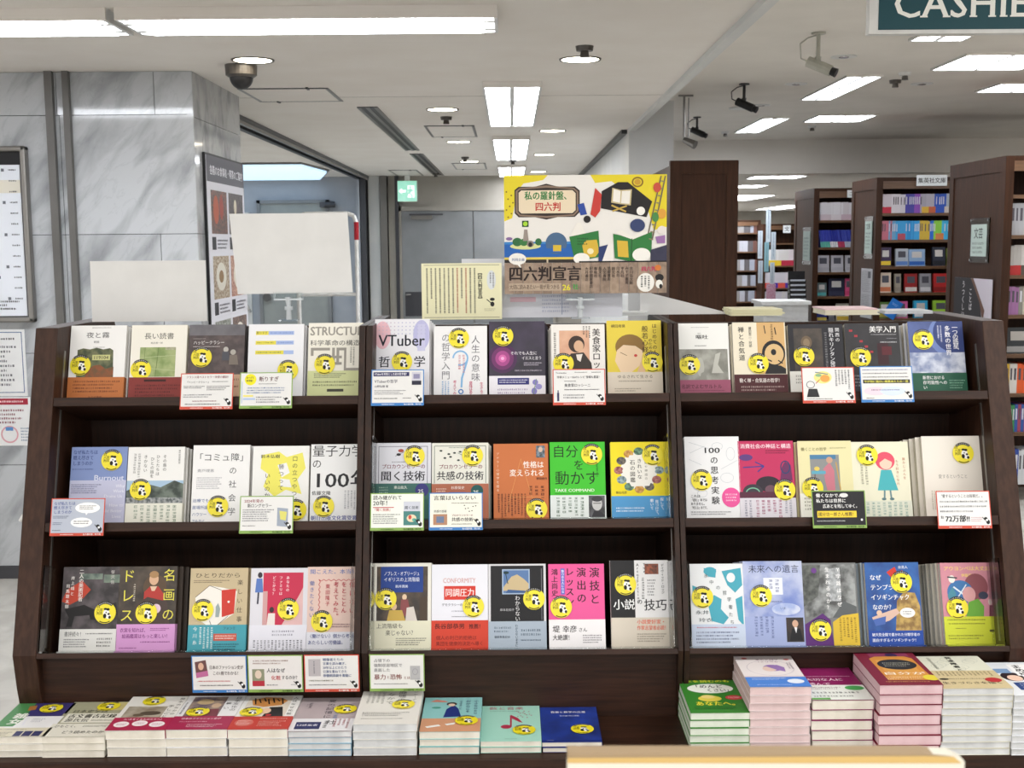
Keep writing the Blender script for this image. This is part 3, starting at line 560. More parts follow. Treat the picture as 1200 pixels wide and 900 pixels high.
shelf_books(3.01, 3.22, 7.15, .10, ['c8ccd0', '3850a0', 'd0d4d8', '6a90c8'], 'hardback on the lowest shelf beside the display', G, th=.22, tw=(.02, .03), bands=None, dp=.13)
# notices on the end panels (faces look towards -X)
def end_card(x, ya, yb, z0, z1, k, lb, items, cat='sign', acr=False):
    t = thing('end_notice' if not acr else 'acrylic_sign', lb, cat, (x, yb, z0), (0, 0, -PI/2)); wd = yb-ya
    if acr:
        MB().box(-.03, wd+.03, .002, .008, -.04, z1-z0+.04, 'acrylic').build('acrylic_plate', t)
        for a in (-.015, wd+.015):
            for b in (-.025, z1-z0+.025): MB().cyl((a, -.004, b), (a, .002, b), .008, .008, 'chrome', 8).build('stud', t)
    MB().box(0, wd, -.004, .001, 0, z1-z0, k).build('sheet', t)
    art('sheet_print', wd, items, t, -.005, loc=(0, 0, z1-z0))
end_card(2.952, 7.36, 7.60, 1.50, 1.70, 'b8c8c0', 'acrylic sign with printed sheet on the end of the right bookcase', [('h', '文芸', 20, 8, 30, '303838', 1), ('g', 12, 44, 88, 78, 3, '404848')], acr=True)
end_card(2.952, 7.24, 7.85, 1.10, 1.36, 'c9c2cc', 'dark photographic poster on the end of the right bookcase', [('p', [0, 0, 45, 0, 70, 20, 78, 43, 0, 43], '1c1a20'), ('p', [45, 0, 52, 0, 84, 32, 80, 43, 70, 24], '6a4a3c'), ('v', 'うつくしい', 22, 3, 8, 'e8e4e8', 1), ('v', 'ことば', 42, 10, 8, 'e8e4e8', 1)], 'poster')
end_card(2.892, 9.50, 9.68, 1.50, 1.76, 'a8b8b0', 'acrylic sign on the end of the middle bookcase', [('h', '文庫', 18, 8, 30, '303838', 1), ('g', 12, 46, 88, 125, 5, '404848')], acr=True)
end_card(2.892, 9.46, 9.75, .98, 1.38, 'b4b4b8', 'grey printed sheet hanging on the end of the middle bookcase', [('g', 8, 6, 92, 66, 14, '7a7a80'), ('r', 64, 8, 90, 26, '55555c'), ('g', 8, 72, 92, 130, 14, '7a7a80')], 'notice')
end_card(2.862, 11.35, 11.6, 1.42, 1.70, '9aaaa4', 'acrylic sign on the end of the left bookcase', [('g', 12, 20, 88, 100, 6, '404848')], acr=True)
t = thing('leaflet_rack', 'black tiered leaflet rack on the end of the left bookcase', 'rack', (2.66, 11.3, .8))
for k in range(9):
    MB().box(0, .16, -.02*k*.5, .05-.02*k*.5, .04+(8-k)*.045, .075+(8-k)*.045, 'black_plastic').build('pocket', t)
    MB().box(.01, .15, .0-.02*k*.5-.004, -.02*k*.5, .066+(8-k)*.045, .082+(8-k)*.045, 'b8bcc4').build('leaflet', t)
MB().box(0, .16, .05, .06, 0, .52, 'black_plastic').build('back_plate', t)
t = thing('shop_counter', 'white low counter between the far bookcases', 'counter', (2.14, 10.0, 0))
MB().box(0, .38, 0, .4, 0, 1.07, 'white_metal').build('body', t); MB().box(-.02, .40, -.02, .42, 1.07, 1.10, 'white_plastic').build('top', t)
# ================================================================ the sloping display unit
TH = math.atan2(.224, .698); P0 = Vector((0, 2.473, .719)); TV = Vector((0, math.sin(TH), math.cos(TH))); NV = Vector((0, -math.cos(TH), math.sin(TH)))
def S(u, t, d): return P0 + Vector((u, 0, 0)) + TV*t - NV*d
ZT = .559
t = thing('base_cabinet', 'low dark wooden base cabinet carrying the flat piles of books', 'cabinet', (0, 2.89, 0))
MB().box(-1.105, 1.17, -.60, .60, ZT-.03, ZT, 'wood_h').build('top', t, bevel=.002)
MB().box(-1.09, 1.155, -.57, .57, .08, ZT-.03, 'wood_h').build('body', t); MB().box(-1.06, 1.12, -.52, .52, 0, .08, 'black_plastic').build('plinth', t)
for k in range(3): MB().box(-1.085+k*.745, -.34+k*.745-.004, -.583, -.57, .1, ZT-.04, 'wood_h').build('front_panel', t)
U = thing('display_unit', 'dark wooden book display with three sloping shelves in three bays', 'display shelf', (0, 2.89, ZT)); UO = Vector((0, 2.89, ZT))
YB = 2.505
side = lambda x: [Vector(q)-UO for q in ((x, YB, ZT+.0005), (x, YB-.02, .64), (x, 2.473, .719), (x, 2.697, 1.417), (x, 3.083, 1.417), (x, 3.307, .719), (x, 3.28, ZT+.0005))]
for x0, x1 in ((-1.091, -1.04), (1.079, 1.128)): MB().prism(side(x0), (x1-x0, 0, 0), 'wood_side').build('side_panel', U, bevel=.0015)
for x0, x1 in ((-.349, -.3345), (-.3325, -.318), (.357, .3685), (.3705, .382)): MB().prism(side(x0), (x1-x0, 0, 0), 'wood').build('divider_panel', U, bevel=.001)
BAYS = ((-1.04, -.349), (-.318, .357), (.382, 1.079)); ROWS = (.571, .288, .005)
for b0, b1 in BAYS:
    MB().box(b0, b1, -.012, .012, .0005, 1.405-ZT, 'wood').build('back_panel', U)
    for t_ in ROWS:
        th = .020 if t_ > .1 else .012; dd = .2 if t_ > .5 else .29 if t_ > .2 else .36
        vs = [S(u, t_-a, d)-UO for a in (th, 0) for d in (.002, dd) for u in (b0, b1)]
        MB().hexa(vs, 'wood_h').build('shelf', U, bevel=.001)
    MB().box(b0, b1, YB-2.89, YB-2.875, .0005, .702-ZT, 'wood_h').build('kick_board', U)
    for sgn, x in ((1, b0), (-1, b1)):      # slotted metal shelf strips on the inner faces
        x2 = x+sgn*.0015; lo, hi = sorted((x, x2))
        vs = [S(u, a, d)-UO for a in (.015, .69) for d in (.045, .053) for u in (lo, hi)]
        MB().hexa(vs, 'steel').build('shelf_strip', U)
# ---------------------------------------------------------------- books
def sticker_meshes():
    # round yellow campaign sticker with black arc lettering and a plain black and white patch
    it = [('e', 50, 50, 50, 50, 'sticker_yellow')]
    A = MB(); r = .0242; n = 36
    A.add([(r*math.cos(-2*PI*i/n), 0, r*math.sin(-2*PI*i/n)) for i in range(n)] + [(r*math.cos(-2*PI*i/n), .0003, r*math.sin(-2*PI*i/n)) for i in range(n)], [tuple(range(n))]+[(i, n+i, n+(i+1) % n, (i+1) % n) for i in range(n)], 'sticker_yellow')
    base = A.mesh('sticker')
    P = MB(); arc = [(rr*math.cos(a), -.0001, rr*math.sin(a)) for a in [PI*.74-PI*.48*i/12 for i in range(13)] for rr in (r*.80, r*1.03)]
    P.add(arc, [(2*i, 2*i+1, 2*i+3, 2*i+2) for i in range(12)], '161616')
    for i in range(9):
        a = PI*.70-PI*.40*i/8; c, s_ = math.cos(a), math.sin(a); P.add([((r*.86)*math.cos(a+d), -.00016, (r*.86)*math.sin(a+d)) for d in (.02, -.02)] + [((r*.96)*math.cos(a+d), -.00016, (r*.96)*math.sin(a+d)) for d in (-.02, .02)], [(0, 1, 2, 3)], 'f4f4f0')
    arc = [(rr*math.cos(a), -.0001, rr*math.sin(a)) for a in [-PI*.68+PI*.36*i/12 for i in range(13)] for rr in (r*.86, r*.95)]
    P.add(arc, [(2*i, 2*i+2, 2*i+3, 2*i+1) for i in range(12)], '3a3610')
    e = lambda x, y, a, b, k, z: P.add([(r*(x+a*math.cos(-2*PI*i/14)), -z, r*(y+b*math.sin(-2*PI*i/14))) for i in range(14)], [tuple(range(14))], k)
    e(.12, -.05, .30, .34, 'f6f6f2', .00012); e(.30, -.34, .26, .22, 'f6f6f2', .00013)
    for x, y, a, b in ((.02, .34, .17, .10), (.26, .30, .16, .12), (-.02, -.30, .15, .22), (.34, -.12, .11, .10), (.44, -.42, .12, .14), (.10, .02, .06, .07)): e(x, y, a, b, '161616', .0002)
    for ch, x, y in (('四', -.80, .52), ('六', -.80, .22), ('判', -.80, -.08), ('宣', -.52, .25), ('言', -.52, -.05)):
        v, t_, ad = glyph(ch, 1); q = r*.30; P.add([(r*x+a*q, -.00015-.00001*(i//BOLD[ch, 1]), r*y+(b-.88)*q+.004) for i, (a, b) in enumerate(v)], t_.tolist(), '20200c')
    return base, P.mesh('sticker_print')
STK, STP = sticker_meshes()
COV = {}
def paper_book(w_, h_, th, cov, pg):
    key = (round(w_, 4), round(h_, 4), round(th, 4), cov, pg)
    if key not in COV:
        c = MB().box(0, w_, 0, .0006, 0, h_, cov).box(0, w_, th-.0006, th, 0, h_, cov).box(w_-.0008, w_, .0006, th-.0006, 0, h_, cov)
        p = MB().box(.0006, w_-.0008, .0006, th-.0006, .0012, h_-.0015, pg)
        COV[key] = (c.mesh('cover'), p.mesh('page_block'))
    return COV[key]
def book(label, loc, rot, w_, h_, th, cov, pg='pages', items=(), band=None, stk=None, gr=None, hang=False):
    t = thing('book', label, 'book', loc, rot, gr)
    c, p = paper_book(w_, h_, th, cov, pg); link('cover', c, t); link('page_block', p, t)
    if items: art('cover_print', w_, items, t, -.0002, H=h_)
    if band:
        y0, k, bi = band; s = w_/100; zt = h_-y0*s
        MB().box(-.0003, w_+.0003, -.0014, -.0011, 0, zt, k).box(w_, w_+.0003, -.0011, th, 0, zt, k).build('paper_band', t)
        if bi: art('band_print', w_, bi, t, -.0016, H=h_, lname='band_lettering')
    if stk:
        s = w_/100; yy = -.0010 if len(stk) > 2 else -.0024
        o = link('sticker', STK, t, (stk[0]*s, yy, h_-stk[1]*s)); link('sticker_print', STP, o)
    return t
def stand(row, u, w_, top, label, cov, items, band=None, stk=None, n=4, dx=.0, pg='pages', th=.017, copycov=None, key=''):
    t_ = ROWS[row]; h = top-t_-.0008; rot = (-TH, 0, 0)
    book(label, S(u, t_+.0006, .075), rot, w_, h, th, cov, pg, items, band, stk, 'face-out books on the %s shelf' % ('top', 'middle', 'lowest')[row])
    d = .075+th+.0015; k = 0; lim = (.17, .20, .22)[row]; n = min(n, 1 if abs(dx) < .0015 else 3 if abs(dx) < .004 else 5)
    while k < n and d+th < lim:
        ox = dx*(k+1)*(1 if k < 3 else .8)
        book('%s copy standing behind the %s' % (('nearest', 'second', 'third', 'fourth', 'fifth')[k], key), S(u+ox, t_+.0006, d), rot, w_, h-.0005*(k % 2), th, copycov or cov, pg, (), None, None, 'copies behind the %s' % key)
        d += th+.0012; k += 1
W_ = 'f1f1f0'; K = '1d1d20'; T0, T1, T2 = 0, 1, 2
def hq(txt, cx, y, s, k, w_=0, fit=None):     # centred line
    n = fit or sum(glyph(c, w_)[2] for c in txt)*s
    return ('h', txt, cx-n/2, y, s, k, w_, n)
BK = [
# ---- top shelf, left bay
(0, -1.038, .131, .757, 'white book with an olive painted block and orange-brown band, first on the top shelf', W_, [hq('夜と霧', 49, 12, 11.5, K, 0, 42), hq('新版', 47, 28, 5, '666666'), ('g', 38, 3, 72, 5.5, 1, '888888'), ('g', 42, 39, 62, 41.5, 1, '888888'),
   ('p', [14, 45, 24, 42, 36, 44, 48, 41, 60, 44, 72, 42, 78, 46, 80, 98, 14, 98], '@3f4a30,6d6f4c,26'), ('p', [30, 84, 44, 74, 55, 72, 66, 80, 80, 76, 80, 98, 30, 98], '@6a4a28,8a4a20,30'), ('r', 41, 54, 73, 64, 'c8c88a'), ('h', '119104', 43, 54.5, 8.4, '26261c', 1, 27)],
   (95, 'c0733e', [('g', 10, 100, 94, 124, 4, '5a2a14'), hq('みすず書房', 50, 129, 5, '5a2a14')]), (21, 73), 4, .003, 'orange-banded first book'),
(0, -.895, .131, .757, 'cream book with green leaf picture and dark red band, second on the top shelf', 'efece1', [hq('長い読書', 50, 14, 12.5, '3a3a34', 0, 54), hq('島田潤一郎', 46, 31, 4, '777770', 0, 22), ('r', 17, 41, 81, 95, '@7d9455,a5b27a,14'), ('l', 50, 41, 46, 95, 1.4, '6a7d48'), ('l', 17, 60, 81, 56, .9, 'b8c294'), ('l', 17, 78, 81, 84, .9, 'b8c294'), ('l', 26, 41, 24, 95, .7, '6a7d48'), ('r', 62, 41, 81, 46, '@8a8a70,b0b090,30')],
   (96, '86332f', [('r', 27, 100, 66, 104, '3a1412'), ('g', 12, 108, 92, 132, 4, '4a1a18')]), (20, 82, 1), 4, .002, 'leaf picture book'),
(0, -.759, .131, .757, 'dark grey-brown photo cover with two small white figures, third on the top shelf', '4a4446', [('r', 0, 0, 100, 20, '@5d5a60,6e6c72,8'), ('r', 0, 20, 100, 100, '@43383a,5a4d4c,18'), ('h', 'ハッピークラシー', 8, 29, 8, 'e8e4e4', 0, 56), ('g', 8, 25, 30, 27, 1, 'b0a8a8'), ('g', 8, 39, 56, 42, 1, 'c8c0c0'), ('e', 67, 46, 4.5, 5, 'b8b4ae'), ('p', [61, 50, 72, 50, 74, 66, 60, 66], '4d4f58'), ('e', 80, 51, 5, 5, 'b0aca4'), ('p', [74, 56, 87, 56, 90, 74, 73, 74], '7a7068')],
   (92, 'c9a68c', [('g', 8, 98, 92, 130, 5, '6a4a3a')]), (24, 60), 3, .001, 'dark photo cover'),
(0, -.619, .130, .757, 'white book with blue and yellow highlighted lines, fourth on the top shelf', 'ecedf2', [('r', 13, 13, 82, 20, 'a8bce8'), ('r', 13, 13, 36, 20, 'e8dc50'), ('h', '断りすぎ', 14, 13, 6, '6a7048', 1, 20), ('r', 13, 31, 82, 38, 'a8bce8'), ('r', 13, 31, 50, 38, 'e8dc50'), ('g', 15, 32, 46, 37, 1, '7a8450'), ('r', 13, 49, 82, 56, 'a8bce8'), ('r', 13, 49, 64, 56, 'e8dc50'), ('g', 15, 50, 60, 55, 1, '7a8450'), ('g', 40, 14, 80, 19, 1, '7f95cc'), ('g', 53, 32, 80, 37, 1, '7f95cc')], None, (73, 86), 4, .003, 'highlighted line book'),
(0, -.478, .128, .759, 'cream book with big grey maze letters, last in the left top bay', 'eeebe0', [('h', 'STRUCTURE', 3, 3, 23, '9a968e', 2, 108), ('r', 0, 90, 96, 147, 'd2d8a2'), ('h', '科学革命の構造', 3, 32, 11.5, '34322e', 0, 92), ('r', 5, 47, 10, 62, '9a968e'), ('r', 5, 47, 40, 52, '9a968e'), ('r', 44, 47, 49, 78, '9a968e'), ('r', 52, 47, 57, 78, '9a968e'), ('r', 52, 47, 70, 52, '9a968e'), ('r', 66, 47, 70, 90, '9a968e'), ('r', 44, 62, 62, 67, '9a968e'), ('r', 44, 74, 62, 79, '9a968e'), ('r', 70, 85, 96, 90, '9a968e'), ('w', 76, 46, 86, 80, 2, '777770'), ('g', 12, 94, 70, 104, 3, '66685a'), ('g', 10, 108, 90, 120, 2, '3c3e30'), ('r', 36, 124, 66, 129, '3c3e30')], None, (31, 78), 3, .0, 'maze lettered book'),
# ---- top shelf, middle bay
(0, -.322, .129, .767, 'white halftone dotted book titled in large black latin letters, first of the middle top bay', 'e9e9ef', [('e', 14, 30, 15, 26, 'e8bcc6'), ('e', 85, 30, 15, 28, 'bcbce2'), ('r', 78, 10, 92, 60, 'c8c8e6'), ('h', 'VTuber', 7, 24, 30, '1b1d2c', 1, 84), ('h', '哲', 7, 69, 22, '1b1d2c', 1), ('h', '学', 71, 69, 22, '1b1d2c', 1)] + [('e', 8+(i % 13)*7, 7+(i//13)*7, 1.1, 1.1, 'c9b8cc' if (i % 13) < 5 else 'b8b8d8') for i in range(52)], (100, 'e4e2e8', []), (50, 80), 3, .003, 'halftone book'),
(0, -.183, .125, .749, 'white book with thin grey title columns and pale blue question mark', 'eeeef0', [('v', '人生の意味', 70, 18, 17, '6a6a72', 0, 90), ('v', 'の哲学入門', 14, 14, 17, '6a6a72', 0, 90), ('o', 50, 62, 15, 15, 3, '7fb4e0'), ('r', 34, 62, 46, 78, 'eeeef0'), ('l', 63, 66, 53, 100, 3.4, '7fb4e0'), ('l', 53, 99, 52, 118, 3.4, '7fb4e0'), ('o', 51, 126, 5, 5, 2.2, '4a80c0'), ('v', '生きること', 86, 108, 7, 'c85a78', 1), ('v', '意味はあるのか', 66, 106, 7, 'c85a78', 1, 40), ('v', '考えてみよう', 36, 104, 7, 'c85a78', 1, 42), ('w', 14, 106, 30, 145, 3, '7aa8d8'), ('w', 44, 56, 60, 90, 2, 'd07888')], None, (47, 24), 3, 0, 'question mark book'),
(0, -.053, .131, .759, 'dark purple book with a pink glow above a white band', '2c2638', [('r', 0, 0, 100, 100, '@231f2f,3a3048,5'), ('e', 24, 68, 26, 27, '4a2a52'), ('e', 24, 68, 20, 21, '703468'), ('e', 24, 68, 13, 14, 'a84a8c'), ('e', 24, 68, 7, 7, 'd86cb0'), ('e', 24, 68, 3, 3, 'f0b0dc'), ('h', 'それでも人生に', 38, 55, 7, 'e8e4ec', 1, 48), ('h', 'イエスと言う', 58, 64, 7, 'e8e4ec', 1, 36), ('g', 62, 75, 94, 82, 2, 'c0b8c8'), ('g', 46, 88, 94, 93, 1, 'b8b0c0')], (100, 'eceaf2', [('r', 15, 104, 71, 116, '2b2d78'), ('g', 18, 106, 68, 114, 2, 'e0e0f0'), ('g', 15, 122, 68, 134, 2, '9a8cb0'), ('e', 82, 112, 5, 5, '8a84c8'), ('e', 88, 120, 6, 5, '9d98d4'), ('e', 80, 128, 5, 6, '8a84c8'), ('l', 84, 106, 76, 146, 1.2, '7a9a78')]), (25, 27), 4, .003, 'purple glow book'),
(0, .093, .126, .751, 'white book with an old portrait on a peach square, sticker at lower left', 'ece9e4', [('r', 15, 12, 71, 100, '@d3a084,e0b496,10'), ('e', 47, 38, 15, 16, '3c2e28'), ('e', 51, 42, 9, 11, 'd8b090'), ('p', [26, 78, 36, 56, 60, 54, 74, 74, 76, 90, 20, 90], '38302c'), ('p', [46, 58, 58, 57, 54, 72, 48, 68], 'e8e0d8'), ('v', '美食家ロッシーニ', 76, 8, 16, '2a2422', 1, 122), ('w', 58, 4, 74, 26, 3, '4a3a34'), ('w', 3, 16, 10, 84, 1, '55504c')], None, (22, 75), 4, -.002, 'peach portrait book'),
(0, .224, .128, .759, 'yellow book with a simple praying face, last of the middle top bay', 'e3cf4c', [('r', 0, 0, 100, 97, 'e0ca48'), ('e', 42, 50, 27, 24, '8a6a34'), ('p', [18, 56, 30, 46, 52, 48, 66, 58, 60, 84, 44, 97, 24, 97, 14, 76], 'e7ccaa'), ('e', 40, 62, 22, 14, 'e7ccaa'), ('l', 24, 60, 36, 66, 1, '6a4a30'), ('e', 52, 66, 3, 2.6, 'c8403c'), ('p', [54, 97, 64, 70, 72, 62, 76, 66, 68, 97], 'dcb890'), ('h', '横田南嶺', 8, 7, 6.5, '5a4a28', 1), ('v', 'はじめての人', 83, 6, 9, '5a4420', 1, 60), ('v', 'のための', 76, 34, 7, '5a4420', 1), ('v', '般若心経', 64, 10, 12, '4a3418', 1, 52)], (97, 'ddd3c2', [hq('ゆるされて生きる', 50, 102, 7, '6a6050', 0, 66), ('g', 20, 112, 80, 116, 1, '8a8070'), ('g', 12, 126, 60, 134, 2, '9a9080'), ('g', 34, 138, 84, 141, 1, '9a9080')]), (82, 79), 3, .001, 'yellow praying face book'),
# ---- top shelf, right bay
(0, .385, .125, .751, 'white book with grey bronze relief photo and dull pink band, right top bay', 'ecedea', [('r', 0, 50, 97, 125, '@7c7c74,a8a8a0,9'), ('e', 45, 84, 7, 18, 'b4b4ac'), ('p', [66, 96, 74, 60, 84, 56, 78, 80, 88, 96], 'bcbcb4'), ('p', [40, 125, 46, 96, 54, 92, 58, 125], '8e8e86'), ('h', '嘔吐', 38, 22, 9, K, 1, 24), hq('新訳', 45, 18, 3, '888888'), ('g', 30, 7, 64, 9, 1, '999999'), ('g', 36, 42, 58, 45, 1, '555555')], (109, '99506a', [hq('名訳でよむサルトル', 46, 117, 9, '501c30', 1, 76), ('g', 14, 128, 88, 131, 1, '602c40'), ('g', 10, 136, 94, 144, 2, '602c40')]), (25, 80), 0, 0, 'bronze relief book'),
(0, .520, .124, .752, 'cream book with brushed ink face on tan field and maroon band', 'e9e1cc', [('r', 46, 0, 98, 100, 'd3ac74'), ('e', 76, 60, 22, 25, K), ('e', 77, 62, 18, 20, 'd9b884'), ('p', [58, 100, 66, 82, 88, 84, 98, 90, 98, 100], K), ('e', 76, 58, 5, 6, K), ('l', 80, 10, 82, 24, 2, K), ('l', 60, 6, 62, 22, 1.6, K), ('l', 84, 74, 92, 80, 2.2, K), ('l', 64, 72, 72, 76, 2.4, K), ('v', '禅と合気道', 10, 8, 12, '2a2622', 1, 68), ('v', '鎌田東二・阿部', 30, 8, 6, '4a4640', 0, 40), ('w', 70, 4, 78, 34, 1, '403020')], (101, '4a1d22', [hq('動く禅・合気道の哲学！', 49, 108, 9, 'f0e8e4', 1, 80), ('g', 12, 122, 92, 134, 2, 'c0a8a4')]), (46, 80), 4, -.003, 'brush face book'),
(0, .650, .129, .747, 'black book with a dim old portrait and white title columns', '23232a', [('r', 10, 8, 62, 90, '@2a2522,4a4038,9'), ('e', 33, 34, 10, 12, '6a5a48'), ('p', [18, 80, 24, 52, 42, 48, 52, 80], '4e4236'), ('e', 33, 35, 6, 8, '8a7860'), ('v', '関西の', 86, 7, 8, 'd8d8dc', 1, 28), ('v', '隠れキリシタン発見', 74, 7, 9.5, 'e0e0e4', 1, 80), ('w', 64, 16, 72, 86, 1, '88888c')], (88, 'dcdcd6', [('g', 10, 94, 80, 112, 3, '555550')]), (27, 60), 3, -.003, 'dim portrait black book'),
(0, .784, .128, .748, 'black book with red dotted diagonal and the white title at top right', '1c1b20', [('r', 0, 0, 100, 100, '@17161b,26242b,8'), ('r', 58, 38, 78, 78, '3a1a22'), ('r', 66, 44, 84, 60, '5a1e28'), ('h', '美学入門', 45, 5, 13, 'eeeeee', 1, 50), ('g', 48, 20, 94, 23, 1, 'b0b0b4')] + [('r', 8+i*9, 12+i*10, 14+i*9, 16+i*10, 'a8323c') for i in range(5)] + [('g', 76, 28, 94, 30, 1, 'a0a0a8'), ('g', 64, 34, 94, 38, 1, 'c8c8cc')], (88, '2a2a30', [('g', 10, 96, 90, 120, 4, '9a9aa0')]), (26, 64), 3, -.003, 'black diagonal book'),
(0, .933, .129, .751, 'blue space cover with a pale planet arc and green band, last on the top shelf', '40538c', [('r', 0, 0, 100, 60, '@39497f,5264a0,4'), ('e', 82, 26, 46, 42, '6c80b8'), ('e', 88, 22, 43, 38, '2f3f78'), ('r', 0, 58, 100, 102, '@7f8cb0,d4dae8,12'), ('r', 0, 94, 100, 102, '@9aa4c0,dde2ea,20'), ('v', '一つの惑星、', 80, 6, 11, 'f0f0f4', 1, 52), ('v', '多数の世界', 66, 8, 11, 'f0f0f4', 1, 56), ('w', 52, 8, 62, 40, 2, 'd8dcec'), ('g', 10, 64, 24, 67, 1, 'd0d4e0')], (96, '1f5a44', [('h', '新世における', 20, 101, 7.5, 'f0f0f0', 1, 40), ('h', '存可能性への', 20, 110, 7.5, 'f0f0f0', 1, 44), ('h', 'い', 20, 119, 7.5, 'f0f0f0', 1), ('g', 68, 108, 96, 126, 4, '8ab8a0')]), (26, 34), 5, -.005, 'blue planet book'),
# ---- middle shelf, left bay
(1, -1.018, .129, .468, 'blue book with pale lavender lower half and white latin words, at middle shelf start', '8093c4', [('r', 0, 60, 100, 145, 'c3c6e0'), ('h', 'なぜ私たちは', 3, 5, 8.5, '33437c', 1, 44), ('h', '燃え尽きて', 3, 15, 8.5, '33437c', 1, 37), ('h', 'しまうのか', 3, 25, 8.5, '33437c', 1, 36), ('g', 3, 38, 40, 42, 1, '4a5a90'), ('h', 'Burnout', 42, 48, 14, 'd8dcf0', 1, 54), ('g', 3, 66, 56, 84, 5, '5a6088'), ('h', 'Why', 82, 66, 8, 'e4e6f4', 1), ('h', 'Work', 78, 75, 8, 'e4e6f4', 1), ('h', 'Drains Us', 62, 84, 8, 'e4e6f4', 1), ('h', 'How to', 72, 100, 8, 'e4e6f4', 1), ('h', 'Build Better', 56, 110, 8, 'e4e6f4', 1, 40), ('h', 'Lives', 78, 120, 8, 'e4e6f4', 1)], None, (73, 24), 2, 0, 'blue and lavender book'),
(1, -.887, .130, .467, 'white book with a dark mountain town photo strip', 'eeeeec', [('r', 0, 60, 100, 100, '@2e3a34,6a766c,16'), ('p', [0, 60, 100, 60, 100, 66, 84, 60, 60, 72, 30, 64, 0, 78], 'a8c4dc'), ('r', 0, 90, 100, 102, '@50585a,a8acac,60'), ('v', 'その島の', 62, 14, 7, '444444', 0, 30), ('v', 'ひとたちは', 50, 14, 7, '444444', 0, 38), ('v', 'ひとの話を', 40, 18, 7, '444444', 0, 38), ('v', 'きかない', 28, 14, 7, '444444', 0, 32), ('w', 8, 12, 24, 54, 2, '999999'), ('w', 88, 6, 94, 30, 1, '777777')], (100, 'e6e6da', [('w', 12, 104, 92, 138, 7, '7c907c')]), (25, 76), 4, .003, 'mountain town book'),
(1, -.737, .131, .470, 'white book with wide spaced black characters and no picture, third on the middle shelf', 'f0f0f0', [('h', '「コミュ障」', 2, 14, 15, '2c2c30', 0, 96), ('v', 'の社会学', 64, 38, 14, '3a3a40', 0, 96), ('h', '貴戸理恵', 8, 42, 6, '888890', 0, 30), ('g', 8, 56, 52, 78, 6, 'a8a8b0'), ('h', '治療でも', 2, 94, 7, '3f5f98', 0, 30), ('h', '居場所論', 2, 106, 7, '3f5f98', 0, 28), ('h', 'ハウツー', 2, 118, 7, '3f5f98', 0, 26), ('h', 'でもなく、', 2, 130, 7, '3f5f98', 0, 30)], None, (47, 108), 4, .002, 'spaced title book'),
(1, -.599, .130, .467, 'white book with tangled yellow line drawing and black columns', 'f0f0ee', [('p', [16, 16, 46, 10, 60, 20, 88, 12, 94, 40, 80, 60, 88, 86, 60, 78, 40, 90, 20, 72, 28, 50, 14, 40], 'efe86a'), ('p', [44, 34, 60, 30, 66, 48, 52, 56], W_), ('p', [50, 58, 66, 60, 70, 74, 50, 72], W_), ('h', '鈴木弘樹', 14, 15, 7, '3a3a3e', 1, 34), ('v', '口の立つやつが', 70, 18, 10, '3c3c40', 0, 86), ('v', '勝つって', 46, 32, 10, '3c3c40', 0, 50), ('v', 'いいのか', 22, 48, 10, '3c3c40', 0, 46)], None, (79, 114), 3, 0, 'yellow line drawing book'),
(1, -.465, .128, .470, 'white book with huge black numeral 100, last in the left middle bay', 'edeeef', [('h', '量子力学', 2, 1, 22, '26262a', 0, 94), ('h', 'の', 2, 26, 18, '26262a', 0), ('h', '100年', 3, 46, 36, '26262a', 1, 112), ('h', '佐藤文隆', 3, 84, 8, '333336', 1, 34), ('w', 60, 84, 88, 120, 5, 'a0a0a8'), ('h', '朝日出版文化賞受賞！', 2, 128, 9, '2a3c9a', 1, 92)], None, (25, 112), 3, 0, 'numeral book'),
# ---- middle shelf, middle bay
(1, -.317, .129, .472, 'pale lavender framed book with ant pictures and green band under a green card', 'dfe0e8', [('o', 50, 62, 44, 56, 0, 'dfe0e8'), ('r', 6, 6, 94, 7, '6a6a80'), ('r', 6, 6, 7, 76, '6a6a80'), ('r', 93, 6, 94, 76, '6a6a80'), ('e', 46, 14, 5, 3, 'a8483c'), ('e', 42, 21, 4, 2.4, K), ('l', 36, 24, 52, 16, .7, K), ('h', 'プロカウンセラーの', 12, 38, 9, '7c2840', 1, 78), ('h', '聞く技術', 10, 50, 19, '1c1c28', 1, 80), ('g', 30, 33, 70, 36, 1, '777780')], (73, '3f6f68', [('g', 8, 78, 24, 96, 4, 'a8c8b8'), ('h', '東山紘久', 34, 77, 6, 'e0e8e0', 1), ('e', 84, 85, 12, 12, '3a3a80'), ('h', '25', 77, 82, 10, 'e8e8f0', 1), ('e', 42, 100, 10, 8, '58b8a8'), ('e', 62, 98, 8, 8, 'd08048'), ('r', 4, 112, 60, 130, '2a5a60')]), (70, 24), 4, .003, 'pale book above green card'),
